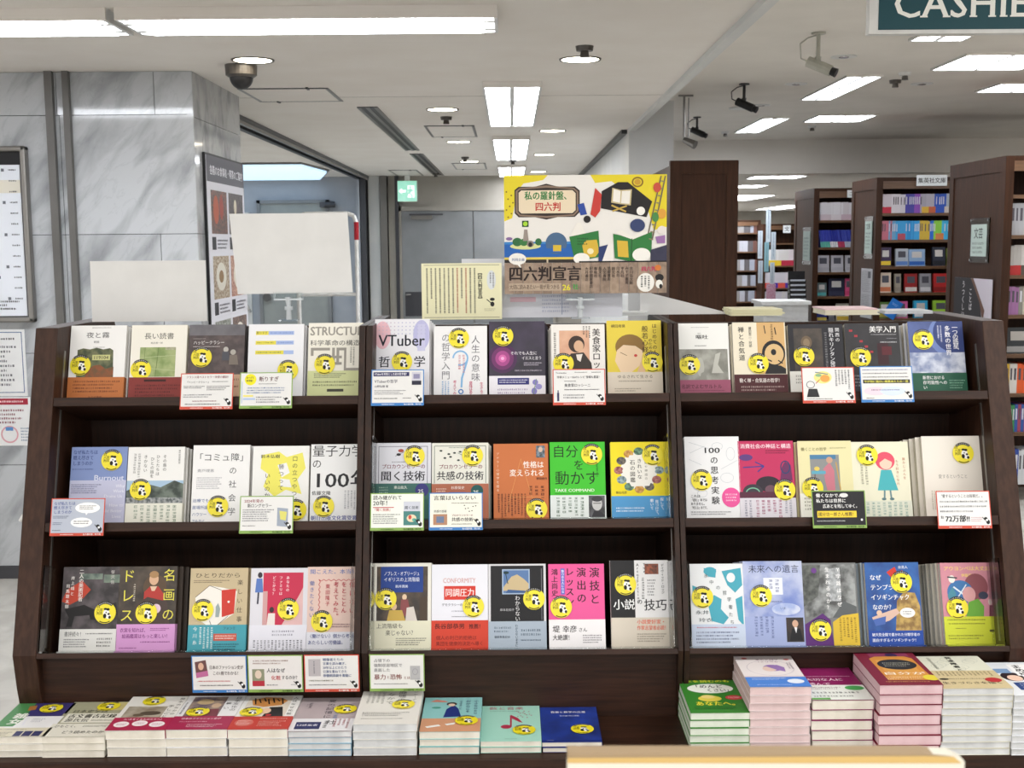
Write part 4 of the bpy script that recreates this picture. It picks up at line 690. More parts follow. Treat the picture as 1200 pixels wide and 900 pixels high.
(1, -.186, .130, .471, 'cream book with sprouting drawings and a terracotta band above a blue card', 'e6e6dc', [('r', 4, 5, 96, 6, '5a6a60'), ('r', 4, 5, 5, 72, '5a6a60'), ('r', 95, 5, 96, 72, '5a6a60'), ('g', 30, 7, 60, 10, 1, '6a7a70'), ('h', 'プロカウンセラーの', 12, 38, 9, '7c2840', 1, 78), ('h', '共感の技術', 8, 50, 17, '1c1c28', 1, 84)] + [('e', 16+(i*17) % 44, 14+(i*11) % 20, 2.6, 1.6, '3a4440') for i in range(8)] + [('l', 46, 18, 58, 24, .8, '3a6a50')], (73, 'b26a50', [('h', '杉原保史', 34, 77, 6, 'f0e0d8', 1), ('e', 80, 86, 11, 11, '1f5a58'), ('h', '25', 73, 83, 10, 'e8f0e8', 1), ('g', 8, 80, 26, 96, 4, 'f0d0c0'), ('r', 30, 88, 60, 104, '4a5aa0'), ('e', 44, 96, 8, 6, 'e0b040')]), (72, 23), 4, .002, 'cream book above blue card'),
(1, -.044, .126, .468, 'plain orange-brown book with bold white title and tiny portrait, middle bay', 'c87240', [('h', '性格は', 54, 32, 13.5, 'f8f0e8', 1, 38), ('h', '変えられる', 29, 47, 13.5, 'f8f0e8', 1, 64), ('l', 50, 28, 22, 128, .7, 'dc9a5a'), ('l', 50, 28, 78, 128, .7, 'dc9a5a'), ('l', 30, 98, 92, 98, .7, 'dc9a5a'), ('r', 78, 4, 94, 26, '@3a4448,8090a0,60'), ('e', 86, 11, 4, 5, 'd0b8a8'), ('v', 'アドラー心理学を語る', 5, 16, 5.4, 'f0d8c0', 0, 74), ('h', '野田俊作', 78, 62, 5, '4a2010', 1), ('w', 62, 78, 94, 100, 3, '4a1e10'), ('w', 6, 92, 60, 140, 9, '4a1e10')], None, (78, 120), 3, .001, 'orange-brown book'),
(1, .086, .127, .471, 'bright green book with large black title and a black and white portrait at bottom', '3fc02c', [('h', '自分', 4, 5, 24, '12240e', 0, 48), ('h', 'を', 42, 32, 20, '12240e', 0), ('h', '動かす', 8, 52, 27, '12240e', 0, 82), ('h', 'TAKE COMMAND', 8, 84, 7.5, 'e8f4e0', 1, 72), ('g', 8, 93, 74, 95, 1, '1c4a18'), ('w', 82, 40, 88, 64, 1, '1c4a18')], (97, 'dfe6e4', [('w', 8, 101, 62, 138, 5, '2a5a3a'), ('r', 69, 98, 98, 141, '@2a2a2e,58585e,14'), ('e', 84, 113, 9, 12, 'c4c4c4'), ('e', 84, 104, 10, 5, '3a3a3e'), ('l', 77, 112, 91, 112, 1.3, '2a2a2e'), ('p', [72, 141, 78, 126, 90, 126, 98, 134, 98, 141], '2c2c32')]), (76, 23), 3, .001, 'bright green book'),
(1, .226, .129, .470, 'yellow book with a wreath of coloured stones around a white hexagon and blue band', 'eedb22', [('p', [30, 20, 68, 18, 86, 48, 72, 82, 34, 84, 14, 52], 'f4f2ea')] + [('e', 50+36*math.cos(a*.524)*1.0, 51+34*math.sin(a*.524), 8.5, 7, ('@4a6070,a0b8b8,60', '@7a3040,c08070,60', '@3a3a40,787060,60', '@b07828,e0b060,60', '@305048,70a080,60')[a % 5]) for a in range(12)] + [('p', [34, 24, 66, 23, 80, 50, 68, 79, 36, 80, 20, 52], 'f4f2ea'), ('v', 'きれいな', 47, 30, 8.5, '3c3a30', 1, 38), ('v', '石の図鑑', 34, 32, 9.5, '3c3a30', 1, 42), ('v', '人類や神話の', 60, 28, 5.5, '5a5848', 0, 42), ('h', '柴山元彦', 8, 88, 5, '5a5020', 1)], (97, '4f9ad0', [('v', '探して、', 86, 100, 6.5, 'f4f8fc', 1, 26), ('v', '見つけて、', 77, 104, 6.5, 'f4f8fc', 1, 30), ('v', '磨いて', 68, 102, 6.5, 'f4f8fc', 1, 20), ('g', 8, 116, 58, 126, 2, 'eaf4fc'), ('r', 6, 134, 56, 139, 'e8f2fa'), ('g', 9, 135, 54, 138, 1, '4a80b0')]), (75, 24), 3, .003, 'yellow stone wreath book'),
# ---- middle shelf, right bay
(1, .397, .126, .481, 'tall white book of pencil sketches with a pink dot, first of the right middle bay', 'ebecee', [('l', 8, 10, 44, 22, .5, 'a8b0b8'), ('l', 10, 30, 36, 18, .5, 'a8b0b8'), ('o', 60, 18, 10, 7, .5, 'b0b8c0'), ('o', 84, 32, 8, 12, .5, 'b0b8c0'), ('l', 66, 60, 96, 44, .5, 'a8b0b8'), ('o', 76, 76, 12, 9, .5, 'b0b8c0'), ('l', 8, 42, 30, 52, .5, 'a8b0b8'), ('o', 30, 104, 9, 7, .5, 'b0b8c0'), ('h', '100', 33, 18, 14, K, 1, 32), ('v', 'の思考実験', 46, 36, 15, K, 1, 92), ('e', 82, 112, 17, 18, 'e8569c'), ('g', 72, 104, 93, 120, 3, 'fadcec'), ('h', 'これは', 8, 106, 6, K, 1), ('h', '「読む」本では', 8, 113, 6, K, 1, 30), ('h', 'ありません。', 8, 120, 6, K, 1, 28), ('h', '「考える」本です。', 8, 127, 6, K, 1, 32), ('g', 8, 136, 80, 144, 2, '8a8a90')], None, (29, 80), 3, 0, 'pencil sketch book'),
(1, .520, .128, .470, 'magenta-crimson book with blue scribble and dark figures', 'bf2f5e', [('h', '消費社会の神話と構造', 4, 5, 9, 'f4e0e8', 1, 92), ('g', 50, 16, 92, 24, 2, '5a1030'), ('e', 14, 30, 12, 6, '5c3a7c'), ('l', 8, 48, 44, 46, 2, '3a3a8c'), ('l', 30, 38, 46, 46, 2, '3a3a8c'), ('l', 34, 56, 46, 46, 2, '3a3a8c'), ('e', 52, 78, 22, 14, '2c2430'), ('e', 24, 92, 18, 14, '3a3640'), ('o', 24, 94, 13, 10, 2, '7ab89a'), ('e', 56, 88, 10, 8, '6a4a58'), ('p', [74, 70, 78, 48, 84, 38, 94, 44, 96, 72], '6a2c5c'), ('o', 84, 48, 9, 12, 2, '1a3c6c'), ('r', 0, 92, 100, 103, '58283c')], (103, 'dad6de', [('w', 26, 107, 76, 138, 5, 'a04068'), ('w', 78, 107, 94, 138, 2, '7a7a90'), ('w', 6, 107, 22, 138, 2, '7a7a90')]), (81, 89), 3, -.001, 'magenta book'),
(1, .658, .124, .469, 'pale yellow book with a framed seated pink figure at a table', 'e6dfae', [('r', 22, 26, 76, 100, '8e9090'), ('r', 22, 26, 70, 34, '4a80a8'), ('p', [46, 52, 58, 40, 66, 56, 66, 96, 52, 96, 48, 74], 'c87888'), ('e', 58, 36, 6, 6, 'c8a088'), ('r', 24, 56, 50, 62, '60a8c0'), ('l', 30, 62, 28, 98, 2, '6a5a5a'), ('l', 70, 40, 76, 92, 2, 'c8a050'), ('e', 34, 52, 5, 4, 'e0c860'), ('h', '働くことの哲学', 6, 12, 7, '8a8458', 1, 48), ('g', 60, 12, 90, 15, 1, '9a9468')], (98, 'f0eee4', [('g', 8, 104, 90, 130, 4, '66604c')]), (24, 88), 4, -.004, 'seated figure book'),
(1, .782, .131, .466, 'cream book with a pink-haired girl in a teal coat', 'e6e4cc', [('e', 58, 34, 17, 16, 'e0526a'), ('e', 59, 38, 11, 11, 'f0ccb8'), ('p', [44, 30, 58, 22, 72, 32, 70, 36, 58, 30, 47, 38], 'e0526a'), ('p', [50, 50, 68, 50, 78, 86, 42, 86], '48b0b8'), ('l', 54, 86, 53, 100, 3, '6a8a90'), ('l', 64, 86, 65, 100, 3, '6a8a90'), ('e', 52, 101, 4, 2.4, '5a7a80'), ('e', 66, 101, 4, 2.4, '5a7a80'), ('v', '誰かじぶんを', 88, 28, 5.5, 'c07858', 0, 40), ('v', 'もう好きになれ', 76, 32, 5.5, 'c07858', 0, 46), ('w', 12, 40, 28, 76, 2, '8a8878')], (104, 'd9dccb', [('w', 8, 107, 94, 136, 9, '7aa098')]), (27, 24), 4, -.002, 'pink-haired girl book'),
(1, .945, .134, .478, 'thick plain cream book with small grey title, last on the middle shelf', 'e7e1d6', [hq('愛するということ', 50, 66, 7.5, '8c8880', 0, 50), ('w', 10, 94, 30, 136, 5, 'b8b0a0')], None, (70, 30), 5, -.008, 'plain cream book'),
# ---- lowest shelf, left bay
(2, -1.019, .128, .194, 'dark street painting cover with a reddish flag shape, first on the lowest shelf', '3a3436', [('r', 0, 0, 100, 110, '@241f22,585054,9'), ('r', 30, 12, 70, 22, '@4a5a54,78887c,20'), ('r', 72, 14, 100, 28, '@586860,788878,20'), ('p', [0, 60, 8, 40, 34, 24, 50, 40, 38, 54, 14, 66], 'b8402c'), ('p', [6, 74, 40, 66, 66, 78, 62, 92, 52, 92, 50, 84, 24, 86, 20, 104, 10, 104, 14, 88], '161416'), ('p', [70, 70, 96, 62, 100, 84, 74, 86], '2a282a'), ('v', '二人の美術記者', 28, 4, 8.5, 'e8e4e0', 1, 56), ('v', '井上靖と', 14, 16, 7, 'e8e4e0', 1, 36), ('v', '司馬遼太郎', 6, 30, 7, 'e8e4e0', 1, 44), ('v', '笹沢信', 84, 6, 7, 'd0ccc8', 0, 26)], (108, 'dfdfdc', [('h', '書評続々！', 8, 112, 9, '34343a', 0, 34), ('g', 46, 114, 92, 118, 1, '444448'), ('g', 8, 124, 52, 140, 4, '5a5a60'), ('g', 66, 122, 92, 140, 3, '222226')]), (78, 80), 2, 0, 'dark street painting'),
(2, -.892, .131, .194, 'dark painting of a woman in red, big yellow title, pink band', '3e342c', [('r', 0, 0, 100, 100, '@2c241e,52463a,8'), ('e', 62, 36, 20, 22, '5a4838'), ('e', 60, 22, 8, 10, 'd8b090'), ('e', 60, 14, 8, 6, 'a8845c'), ('p', [44, 44, 54, 34, 68, 34, 80, 50, 74, 70, 44, 68], 'b03a34'), ('p', [54, 34, 66, 34, 62, 42, 57, 42], 'e0c0a4'), ('p', [30, 66, 50, 52, 84, 60, 90, 98, 28, 98], '4a3c38'), ('v', '名画の', 76, 4, 22, 'e6dc58', 0, 100), ('v', 'ドレス', 4, 4, 24, 'e6dc58', 0, 100), ('e', 66, 72, 8, 8, 'e4c8d8'), ('w', 24, 30, 30, 60, 1, 'c8c0b0')], (98, 'd39ad0', [('h', '衣裳を知れば、', 6, 104, 8, '7a3078', 1, 48), ('h', '絵画鑑賞はもっと楽しい！', 10, 114, 8, '7a3078', 1, 82), ('g', 58, 104, 90, 110, 2, '8a4088'), ('g', 42, 126, 92, 130, 1, '7a3078'), ('g', 6, 136, 36, 140, 1, '8a4088')]), (50, 79), 2, .008, 'red dress painting'),
(2, -.731, .130, .189, 'tan book with a red and white open box drawing and blue band', 'c6b593', [('h', 'ひとりだから', 8, 8, 9, '4a4034', 0, 80), ('g', 6, 20, 68, 26, 2, '6a5e4c'), ('v', '楽しい仕事', 82, 20, 10, '4a4034', 0, 78), ('p', [10, 50, 34, 30, 58, 34, 82, 40, 78, 78, 60, 90, 40, 104, 12, 84], 'f0ece4'), ('p', [55, 38, 80, 36, 78, 78, 57, 84], 'cc3c30'), ('e', 68, 58, 2, 2, 'f0ece4'), ('l', 10, 50, 34, 30, .8, '3a342c'), ('l', 34, 30, 55, 38, .8, '3a342c'), ('l', 42, 104, 68, 82, .8, '3a342c'), ('l', 36, 90, 42, 104, .8, '3a342c'), ('p', [46, 66, 50, 60, 54, 70, 52, 84, 46, 84], '9aa8a8')], (97, '45a0b0', [('v', '今川糸', 8, 100, 8, 'e8f4f4', 0, 34), ('w', 18, 101, 44, 138, 4, 'e4f2f2'), ('h', 'フォンミ', 60, 100, 5.5, '1c4a54', 1), ('r', 44, 112, 84, 124, 'c85a48'), ('g', 47, 114, 82, 122, 2, 'f4e0d8'), ('g', 44, 128, 88, 140, 3, '1c4a54')]), (24, 72), 4, .003, 'tan box drawing'),
(2, -.594, .129, .188, 'lavender-white book with a crimson diamond panel and thin figures', 'dddce4', [('r', 22, 8, 92, 98, 'c62f50'), ('p', [22, 98, 56, 98, 84, 50, 92, 34, 92, 98], 'e0b8b8'), ('p', [22, 40, 30, 40, 30, 98, 22, 98], 'cfa0a0'), ('v', 'あなたの', 62, 14, 6, 'f8e0e8', 1, 28), ('v', 'ファミリは', 50, 14, 6, 'f8e0e8', 1, 34), ('v', 'どこから？', 38, 14, 6, 'f8e0e8', 1, 34), ('e', 16, 12, 4, 5, '3a3440'), ('p', [10, 18, 20, 18, 22, 42, 8, 42], '5a7ac0'), ('l', 14, 42, 13, 62, 3, '3a3a4c'), ('e', 38, 72, 4, 5, '3a2c30'), ('p', [32, 78, 44, 78, 44, 98, 30, 98], 'e8e0dc')], (98, 'e4e4ee', [('g', 40, 106, 78, 118, 2, '6a6a80'), ('w', 6, 124, 94, 141, 14, '4a4a5c')]), (67, 71), 4, .001, 'crimson diamond'),
(2, -.466, .128, .190, 'peach-pink book with a red zigzag frame, last in the left lowest bay', 'e3c7bc', [('h', '聞こえた、本当は', 4, 4, 9, '6c7cb4', 1, 84)] + [('l', 20+i*4.4, 22+(i % 2)*3, 24.4+i*4.4, 22+((i+1) % 2)*3, .9, 'c03040') for i in range(17)] + [('l', 20+(i % 2)*3, 22+i*4.4, 20+((i+1) % 2)*3, 26.4+i*4.4, .9, 'c03040') for i in range(17)] + [('v', '働けない', 74, 26, 11, 'b83448', 0, 60), ('v', 'をとことん', 60, 26, 10, 'b83448', 1, 56), ('v', '考えてみた。', 46, 26, 10, 'b83448', 1, 66), ('v', '栗田隆子', 32, 30, 8.5, 'b83448', 0, 40), ('v', '働きたくない', 4, 24, 9, '6c7cb4', 0, 66), ('g', 38, 98, 78, 106, 2, '8a6a70')], (113, 'dfe0ea', [('h', '〈働けない〉側から考える', 3, 116, 8, '24347c', 1, 88), ('h', 'あたらしい労働論。', 3, 127, 8, '24347c', 1, 66)]), (27, 95), 2, 0, 'zigzag frame'),
# ---- lowest shelf, middle bay
(2, -.317, .131, .197, 'navy title block above two dressed figures, cream band', 'e8e6dc', [('r', 6, 6, 94, 98, '@2e2620,5a4838,10'), ('r', 13, 6, 86, 50, '1d3f8c'), ('h', 'ノブレス・オブリージュ', 18, 14, 8, 'e8ecf8', 0, 62), ('h', 'イギリスの上流階級', 18, 24, 8, 'e8ecf8', 0, 62), ('h', '新井潤美', 38, 37, 5.5, 'd8e0f4', 1), ('e', 54, 58, 4, 5, 'e4c8a8'), ('p', [48, 62, 60, 62, 66, 90, 46, 90], '8a4a4c'), ('e', 36, 74, 5, 6, 'd8b898'), ('p', [28, 80, 50, 80, 56, 98, 24, 98], 'c8a850'), ('p', [58, 76, 70, 74, 76, 98, 56, 98], 'd8d0c8'), ('r', 80, 58, 92, 98, '4a3c30')], (98, 'e2e0c8', [('h', '上流階級も', 6, 102, 9, '3c3a34', 0, 46), ('h', '楽じゃない？', 22, 113, 10, '3c3a34', 0, 52), ('g', 40, 126, 92, 140, 4, '5c5a50')]), (22, 61), 3, .001, 'navy title block'),
(2, -.185, .127, .193, 'white book with a red square title and tomato red band, latin word at top', 'e8e9f2', [('h', 'CONFORMITY', 20, 22, 12, 'd0a0a0', 1, 58), ('r', 22, 38, 78, 62, 'd43c30'), ('h', '同調圧力', 24, 42, 15, 'f8f0ee', 1, 52), ('h', 'デモクラシーの社会心理学', 18, 68, 5.5, '5a5a68', 1, 64), ('g', 36, 80, 70, 84, 1, '9090a0'), ('g', 36, 90, 66, 93, 1, '6a6a78')], (98, 'd2402a', [('h', '長谷部恭男', 5, 103, 10, '3a0c08', 1, 54), ('h', '推薦！', 66, 104, 9, '3a0c08', 1, 26), ('h', '個人の利己的拒絶は', 8, 124, 8, '7a1c10', 0, 72), ('h', '集団を健康的決定へ導く', 8, 134, 8, '7a1c10', 0, 84)]), (74, 74), 3, 0, 'red square title'),
(2, -.057, .130, .193, 'black book with a moonlit hill picture inside a white border and grey band', '17171b', [('r', 0, 0, 4, 100, 'd8d8dc'), ('r', 0, 0, 100, 3, 'd8d8dc'), ('r', 96, 0, 100, 100, 'd8d8dc'), ('r', 92, 8, 92.8, 96, '888890'), ('r', 24, 9, 72, 52, 'a8bcd4'), ('r', 26, 11, 70, 50, '5c7cac'), ('p', [26, 40, 40, 22, 50, 18, 62, 26, 70, 34, 70, 46, 26, 46], 'c8b48c'), ('p', [30, 50, 34, 44, 62, 46, 70, 50], '3c5c8c'), ('l', 30, 16, 34, 34, 1.4, '1f3a3c'), ('e', 31, 15, 5, 2.4, '1f3a3c'), ('v', 'わからない', 46, 54, 9, 'e8e8ea', 0, 44), ('h', '岸本佐知子', 20, 76, 5, 'c0c0c4', 0)], (98, 'a9b7c6', [('v', 'わからないままに', 46, 103, 5, '3a4a5c', 1, 38), ('g', 10, 106, 40, 118, 2, '46586a'), ('h', '最新柴島記20', 10, 122, 4.5, '2c3c4c', 1), ('g', 56, 110, 90, 124, 2, '46586a'), ('g', 56, 128, 90, 132, 1, '46586a')]), (79, 60), 3, .001, 'moonlit hill'),
(2, .079, .126, .192, 'hot pink book with bold black columns above a white band', 'e85a9a', [('v', '演技と', 73, 6, 19, '22141c', 1, 70), ('v', '演出の', 50, 6, 18, '22141c', 1, 68), ('v', 'レッスン', 30, 6, 16, '22141c', 1, 70), ('v', '鴻上尚史', 5, 8, 12, '22141c', 1, 50), ('r', 22, 8, 29, 54, '6a70c8'), ('v', '魅力ある人になる', 23, 10, 5, 'f0f0ff', 1, 42)], (98, 'f0eef0', [('h', '堤 幸彦', 6, 108, 13, '1c1418', 1, 44), ('h', 'さん', 52, 112, 8, '1c1418', 1), ('h', '大絶讃！', 6, 124, 10.5, '1c1418', 1, 36), ('g', 60, 124, 94, 140, 4, '77707a')]), (22, 76), 3, .001, 'hot pink book'),
(2, .219, .130, .199, 'half black half white book with an italic latin title and beige lower half', 'e9e9ea', [('r', 0, 0, 42, 100, K), ('r', 60, 6, 84, 24, '@3a2018,a05030,40'), ('v', 'The', 56, 4, 6, '2a2a2e', 1), ('w', 52, 30, 60, 66, 1, '3a3a40'), ('v', 'ArtofFiction', 44, 4, 7, '2c2c30', 1, 68), ('v', 'デイヴィッド・ロッジ', 88, 6, 5.5, '38383e', 1, 52), ('g', 64, 32, 78, 62, 6, '66666c'), ('h', '小説', 4, 66, 19, 'f4f4f4', 1, 38), ('h', 'の', 45, 66, 10, '26262a', 1), ('h', '技巧', 57, 66, 21, '26262a', 1, 40)], (98, 'd8cfc0', [('h', '小説愛好家・', 44, 101, 8.5, 'e05a3c', 1, 50), ('h', '作家志望者必読！', 44, 111, 8.5, 'e05a3c', 1, 54), ('g', 44, 124, 94, 140, 4, '8a8070')]), (26, 41), 3, .004, 'half black book'),
# ---- lowest shelf, right bay
(2, .399, .120, .190, 'white book with turquoise puddle shapes and winding black title', 'e9ecee', [('p', [26, 8, 50, 10, 48, 26, 34, 24], '4aa8bc'), ('e', 38, 14, 12, 8, '4aa8bc'), ('p', [60, 14, 96, 8, 98, 40, 84, 54, 70, 40], '4aa8bc'), ('e', 77, 26, 8, 9, 'e9ecee'), ('p', [32, 74, 44, 58, 58, 66, 56, 84, 70, 100, 60, 112, 38, 106], '4aa8bc'), ('p', [84, 66, 97, 60, 98, 116, 88, 104], '4aa8bc'), ('p', [4, 40, 20, 46, 16, 66, 4, 60], '4aa8bc'), ('h', '水', 26, 18, 8.5, '37474c'), ('h', '中', 36, 30, 8.5, '37474c'), ('h', 'の', 48, 40, 8.5, '37474c'), ('h', '哲', 60, 50, 8.5, '37474c'), ('h', '学', 68, 62, 8.5, '37474c'), ('h', '者', 70, 76, 8.5, '37474c'), ('h', 'た', 70, 90, 8.5, '37474c'), ('h', 'ち', 72, 104, 8.5, '37474c'), ('h', '永井', 8, 86, 8, '37474c', 0, 26), ('h', '玲衣', 14, 100, 8, '37474c', 0, 26)], (112, 'c8d4e8', [('g', 10, 116, 84, 120, 1, 'c04860'), ('g', 8, 124, 88, 148, 4, '2c3c70')]), (22, 62), 0, 0, 'turquoise puddle'),
(2, .519, .134, .195, 'cloudy blue sky cover with a small seated man photo, right bay', '8ea0d0', [('r', 0, 0, 100, 100, '@7488c8,c4cce4,5'), ('e', 70, 80, 24, 10, '@9fb0dc,e4e8f2,10'), ('r', 0, 92, 100, 140, 'a3b0da'), ('h', '未来への遺言', 9, 6, 14, '2c3454', 0, 86), ('r', 34, 28, 66, 56, 'e6eaf4'), ('w', 40, 31, 62, 52, 2, '6a74a0'), ('g', 42, 66, 64, 69, 1, '4c5680'), ('h', 'いま', 60, 76, 5, '4c5680'), ('w', 14, 92, 50, 128, 4, '5a659a'), ('r', 69, 94, 98, 134, '@1c1618,3a2a24,10'), ('e', 84, 104, 5, 6, 'd0a890'), ('p', [74, 132, 78, 112, 92, 112, 96, 132], '15161c'), ('p', [82, 110, 87, 110, 85, 120], 'e8e8ec')], None, (29, 58), 3, -.003, 'cloudy sky'),
(2, .653, .122, .190, 'street photograph cover with white title and yellow and purple corners', '77797a', [('r', 3, 3, 97, 100, '@4a4c4c,a0a4a4,12'), ('p', [0, 4, 34, 4, 28, 60, 0, 80], '@3a3e3c,6a6e6a,20'), ('p', [44, 12, 70, 8, 70, 70, 50, 70], '@8a8e90,b8bcc0,40'), ('p', [52, 100, 74, 70, 97, 80, 97, 100], '5c6062'), ('v', 'Y字路はなぜ', 62, 8, 9, 'f4f4f4', 1, 76), ('v', '生まれるのか？', 42, 8, 9, 'f4f4f4', 1, 80), ('e', 22, 14, 5, 5, '6a3c88'), ('p', [0, 112, 34, 92, 48, 104, 52, 150, 0, 150], '5b2a74'), ('p', [52, 108, 70, 96, 100, 92, 100, 150, 52, 150], 'dab838'), ('w', 62, 100, 96, 144, 5, '6c4a10')], None, (28, 122), 3, 0, 'street photograph'),
(2, .795, .122, .190, 'deep blue cover with red tail and brown anemone shape, white title', '1f4c96', [('r', 0, 0, 100, 130, '@143c82,2c66b0,6'), ('p', [40, 18, 56, 8, 60, 20, 70, 14, 66, 40, 56, 44, 50, 30], 'cc3a2c'), ('p', [50, 130, 56, 70, 70, 54, 90, 56, 98, 80, 98, 130], '@8a6a38,c0a058,30'), ('p', [8, 100, 30, 92, 54, 84, 60, 92, 40, 106, 14, 114], 'd8b8a8'), ('p', [10, 104, 34, 98, 32, 112, 14, 116], '4a68b0'), ('e', 22, 92, 5, 5, 'e0c0a8'), ('e', 74, 92, 14, 9, 'f0f0ee'), ('g', 66, 88, 82, 96, 2, '4a4a58'), ('h', 'なぜ', 8, 22, 11, 'f2f4f8', 1), ('h', 'テンプラ', 8, 40, 11, 'f2f4f8', 1), ('h', 'イソギンチャク', 8, 58, 11, 'f2f4f8', 1, 72), ('h', 'なのか？', 10, 76, 11, 'f2f4f8', 1, 40), ('h', '泉貴人', 62, 6, 6, 'd8e0f0', 1)], (124, '2048a0', [('h', '破天荒全開で書かれた分類学者の', 6, 128, 6.5, 'f0f4fc', 1, 88), ('h', '面白すぎるイソギンチャク！', 6, 138, 6.5, 'f0f4fc', 1, 84)]), (66, 36), 5, -.0045, 'blue anemone'),
(2, .966, .122, .188, 'dusty pink cover with painted figures in blue headscarves and lime band', 'cc8a98', [('h', 'アウヨンペは大丈夫', 6, 6, 9, 'ecd070', 1, 86), ('h', '伊藤亜和', 38, 20, 6.5, 'ecd070', 1), ('e', 64, 44, 22, 24, '8a4c54'), ('e', 34, 54, 24, 22, '3f74ac'), ('l', 22, 44, 50, 66, 3, 'dce4ec'), ('l', 46, 40, 30, 62, 2, 'dce4ec'), ('e', 50, 58, 12, 14, 'd8a0a0'), ('p', [42, 98, 48, 72, 66, 66, 76, 80, 74, 98], '6aa83c'), ('p', [10, 60, 20, 44, 26, 56, 18, 90], '4a8a9c'), ('e', 20, 30, 6, 7, 'e8e4dc'), ('l', 12, 26, 30, 28, 2.4, '2a3a40'), ('e', 76, 60, 9, 7, '3a3c50'), ('p', [84, 98, 86, 78, 98, 78, 98, 98], '6a3040'), ('e', 88, 72, 4, 6, 'd8c8c0')], (98, 'ccd438', [('g', 6, 102, 76, 106, 1, '6a6a24'), ('g', 8, 109, 74, 113, 1, '6a6a24'), ('g', 20, 118, 40, 121, 1, '6a6a24'), ('g', 6, 130, 70, 140, 2, '7a7a2c'), ('r', 82, 122, 92, 126, '4a4a24')]), (26, 82), 5, -.0045, 'dusty pink figures'),
]
PG = {'plain cream book': 'pages', 'blue planet book': 'pages'}
for r_, u, w_, top, lb, cov, items, band, stk, n, dx, key in BK:
    stand(r_, u, w_, top, lb, cov, items, band, stk, n, dx, key=key, copycov={'blue anemone': 'a3b2bd', 'dusty pink figures': 'c2bdb0', 'cloudy sky': 'a8aec4', 'dim portrait black book': 'c8c4b8', 'black diagonal book': 'c8c0b0', 'blue planet book': 'c4c6cc'}.get(key))
# ================================================================ cards clipped to the shelf edges
def card(u, t_, hang, k, label, items, paper='e0e0df'):
    items = [i[:6]+(max(1, i[6] if len(i) > 6 else 0),)+i[7:] if i[0] == 'h' else i for i in items]
    w_, h_ = .119, .083
    if hang: loc = Vector((u, 2.455, .721-.081)); rot = (0, 0, 0)
    else: loc = S(u, t_, -.012); rot = (-TH, 0, 0)
    t = thing('shelf_card', label, 'card', loc, rot, 'handwritten recommendation cards on the shelf edges')
    MB().box(0, w_, 0, .0008, 0, h_, k).build('card', t)
    MB().box(.0022, w_-.0022, -.0003, 0, .0065, h_-.0022, paper).build('card_face', t)
    fk = '1f3a18' if k[0] in '8a' else 'f0f0f0'
    art('card_print', w_, items + [('h', '私の羅針盤、四六判', 62, 65.4, 3.6, fk, 1, 33), ('g', 20, 66, 44, 68.6, 1, fk), ('e', 89, 52, 3.4, 3.0, '1c1c1e'), ('e', 93, 58, 3.4, 4.2, '1c1c1e'), ('l', 83, 49, 90, 57, 1.1, '1c1c1e'), ('e', 91, 54.5, 2, 2, 'fafafa')], t, -.0005, H=h_)
    MB().box(.05, .07, .0008, .006 if hang else .012, .0 if not hang else .07, .012 if not hang else .078, 'acrylic').build('clip', t)
RD, GN, BL = 'c8503f', '86a857', '3f7dc0'
ink, blu, red = '2c2c34', '3a4a90', 'b8303c'
card(-.749, .539, 0, RD, 'red bordered card with a red headline, under the dark photo cover', [('h', 'フランス発ベストセラー待望の翻訳！', 10, 5, 5.2, '7c3040', 1, 84), ('h', '『ハッピークラシー』', 10, 15, 4.6, ink, 0, 46), ('g', 60, 15, 90, 18, 1, ink), ('g', 6, 24, 46, 30, 2, ink), ('g', 50, 24, 94, 34, 3, ink), ('g', 6, 40, 60, 48, 2, '6a6a74'), ('g', 24, 52, 70, 56, 1, '7c3040'), ('g', 10, 58, 76, 62, 1, ink)])
card(-.615, .540, 0, GN, 'green bordered card with a yellow circle, under the highlighted line book', [('e', 20, 14, 11, 11, 'e8e020'), ('h', 'ありがち', 12, 8, 4.6, ink, 1, 15), ('h', '管理職！', 12, 14, 4.6, ink, 1, 15), ('h', '断りすぎ', 36, 8, 10, '5a2c30', 0, 38), ('g', 36, 21, 70, 24, 1, '5a5a64'), ('g', 14, 28, 86, 42, 3, '4a6a9a'), ('r', 4, 18, 5, 60, '8ab0d8'), ('r', 7, 44, 26, 47, 'e8dc70'), ('r', 7, 50, 30, 53, 'a8c0e8'), ('g', 32, 46, 80, 60, 3, '5a5a64')])
card(-.318, .544, 0, BL, 'blue bordered card with dark headline bar, under the halftone book', [('r', 4, 5, 72, 13, '2c2c5c'), ('h', 'VTuberを対象とした初の哲学書！', 6, 6, 5.4, 'f0f0f4', 1, 64), ('h', 'VTuberの哲学', 6, 19, 7.5, '4a4a58', 0, 44), ('h', '山野弘樹 著', 6, 30, 5, '4a4a58'), ('g', 6, 39, 66, 49, 3, '6a6a74'), ('g', 6, 54, 50, 58, 1, ink), ('g', 60, 54, 76, 57, 1, ink), ('r', 77, 5, 95, 30, 'c8c8d4'), ('r', 80, 9, 92, 18, '8a88a8'), ('r', 77, 22, 95, 30, '26263a')])
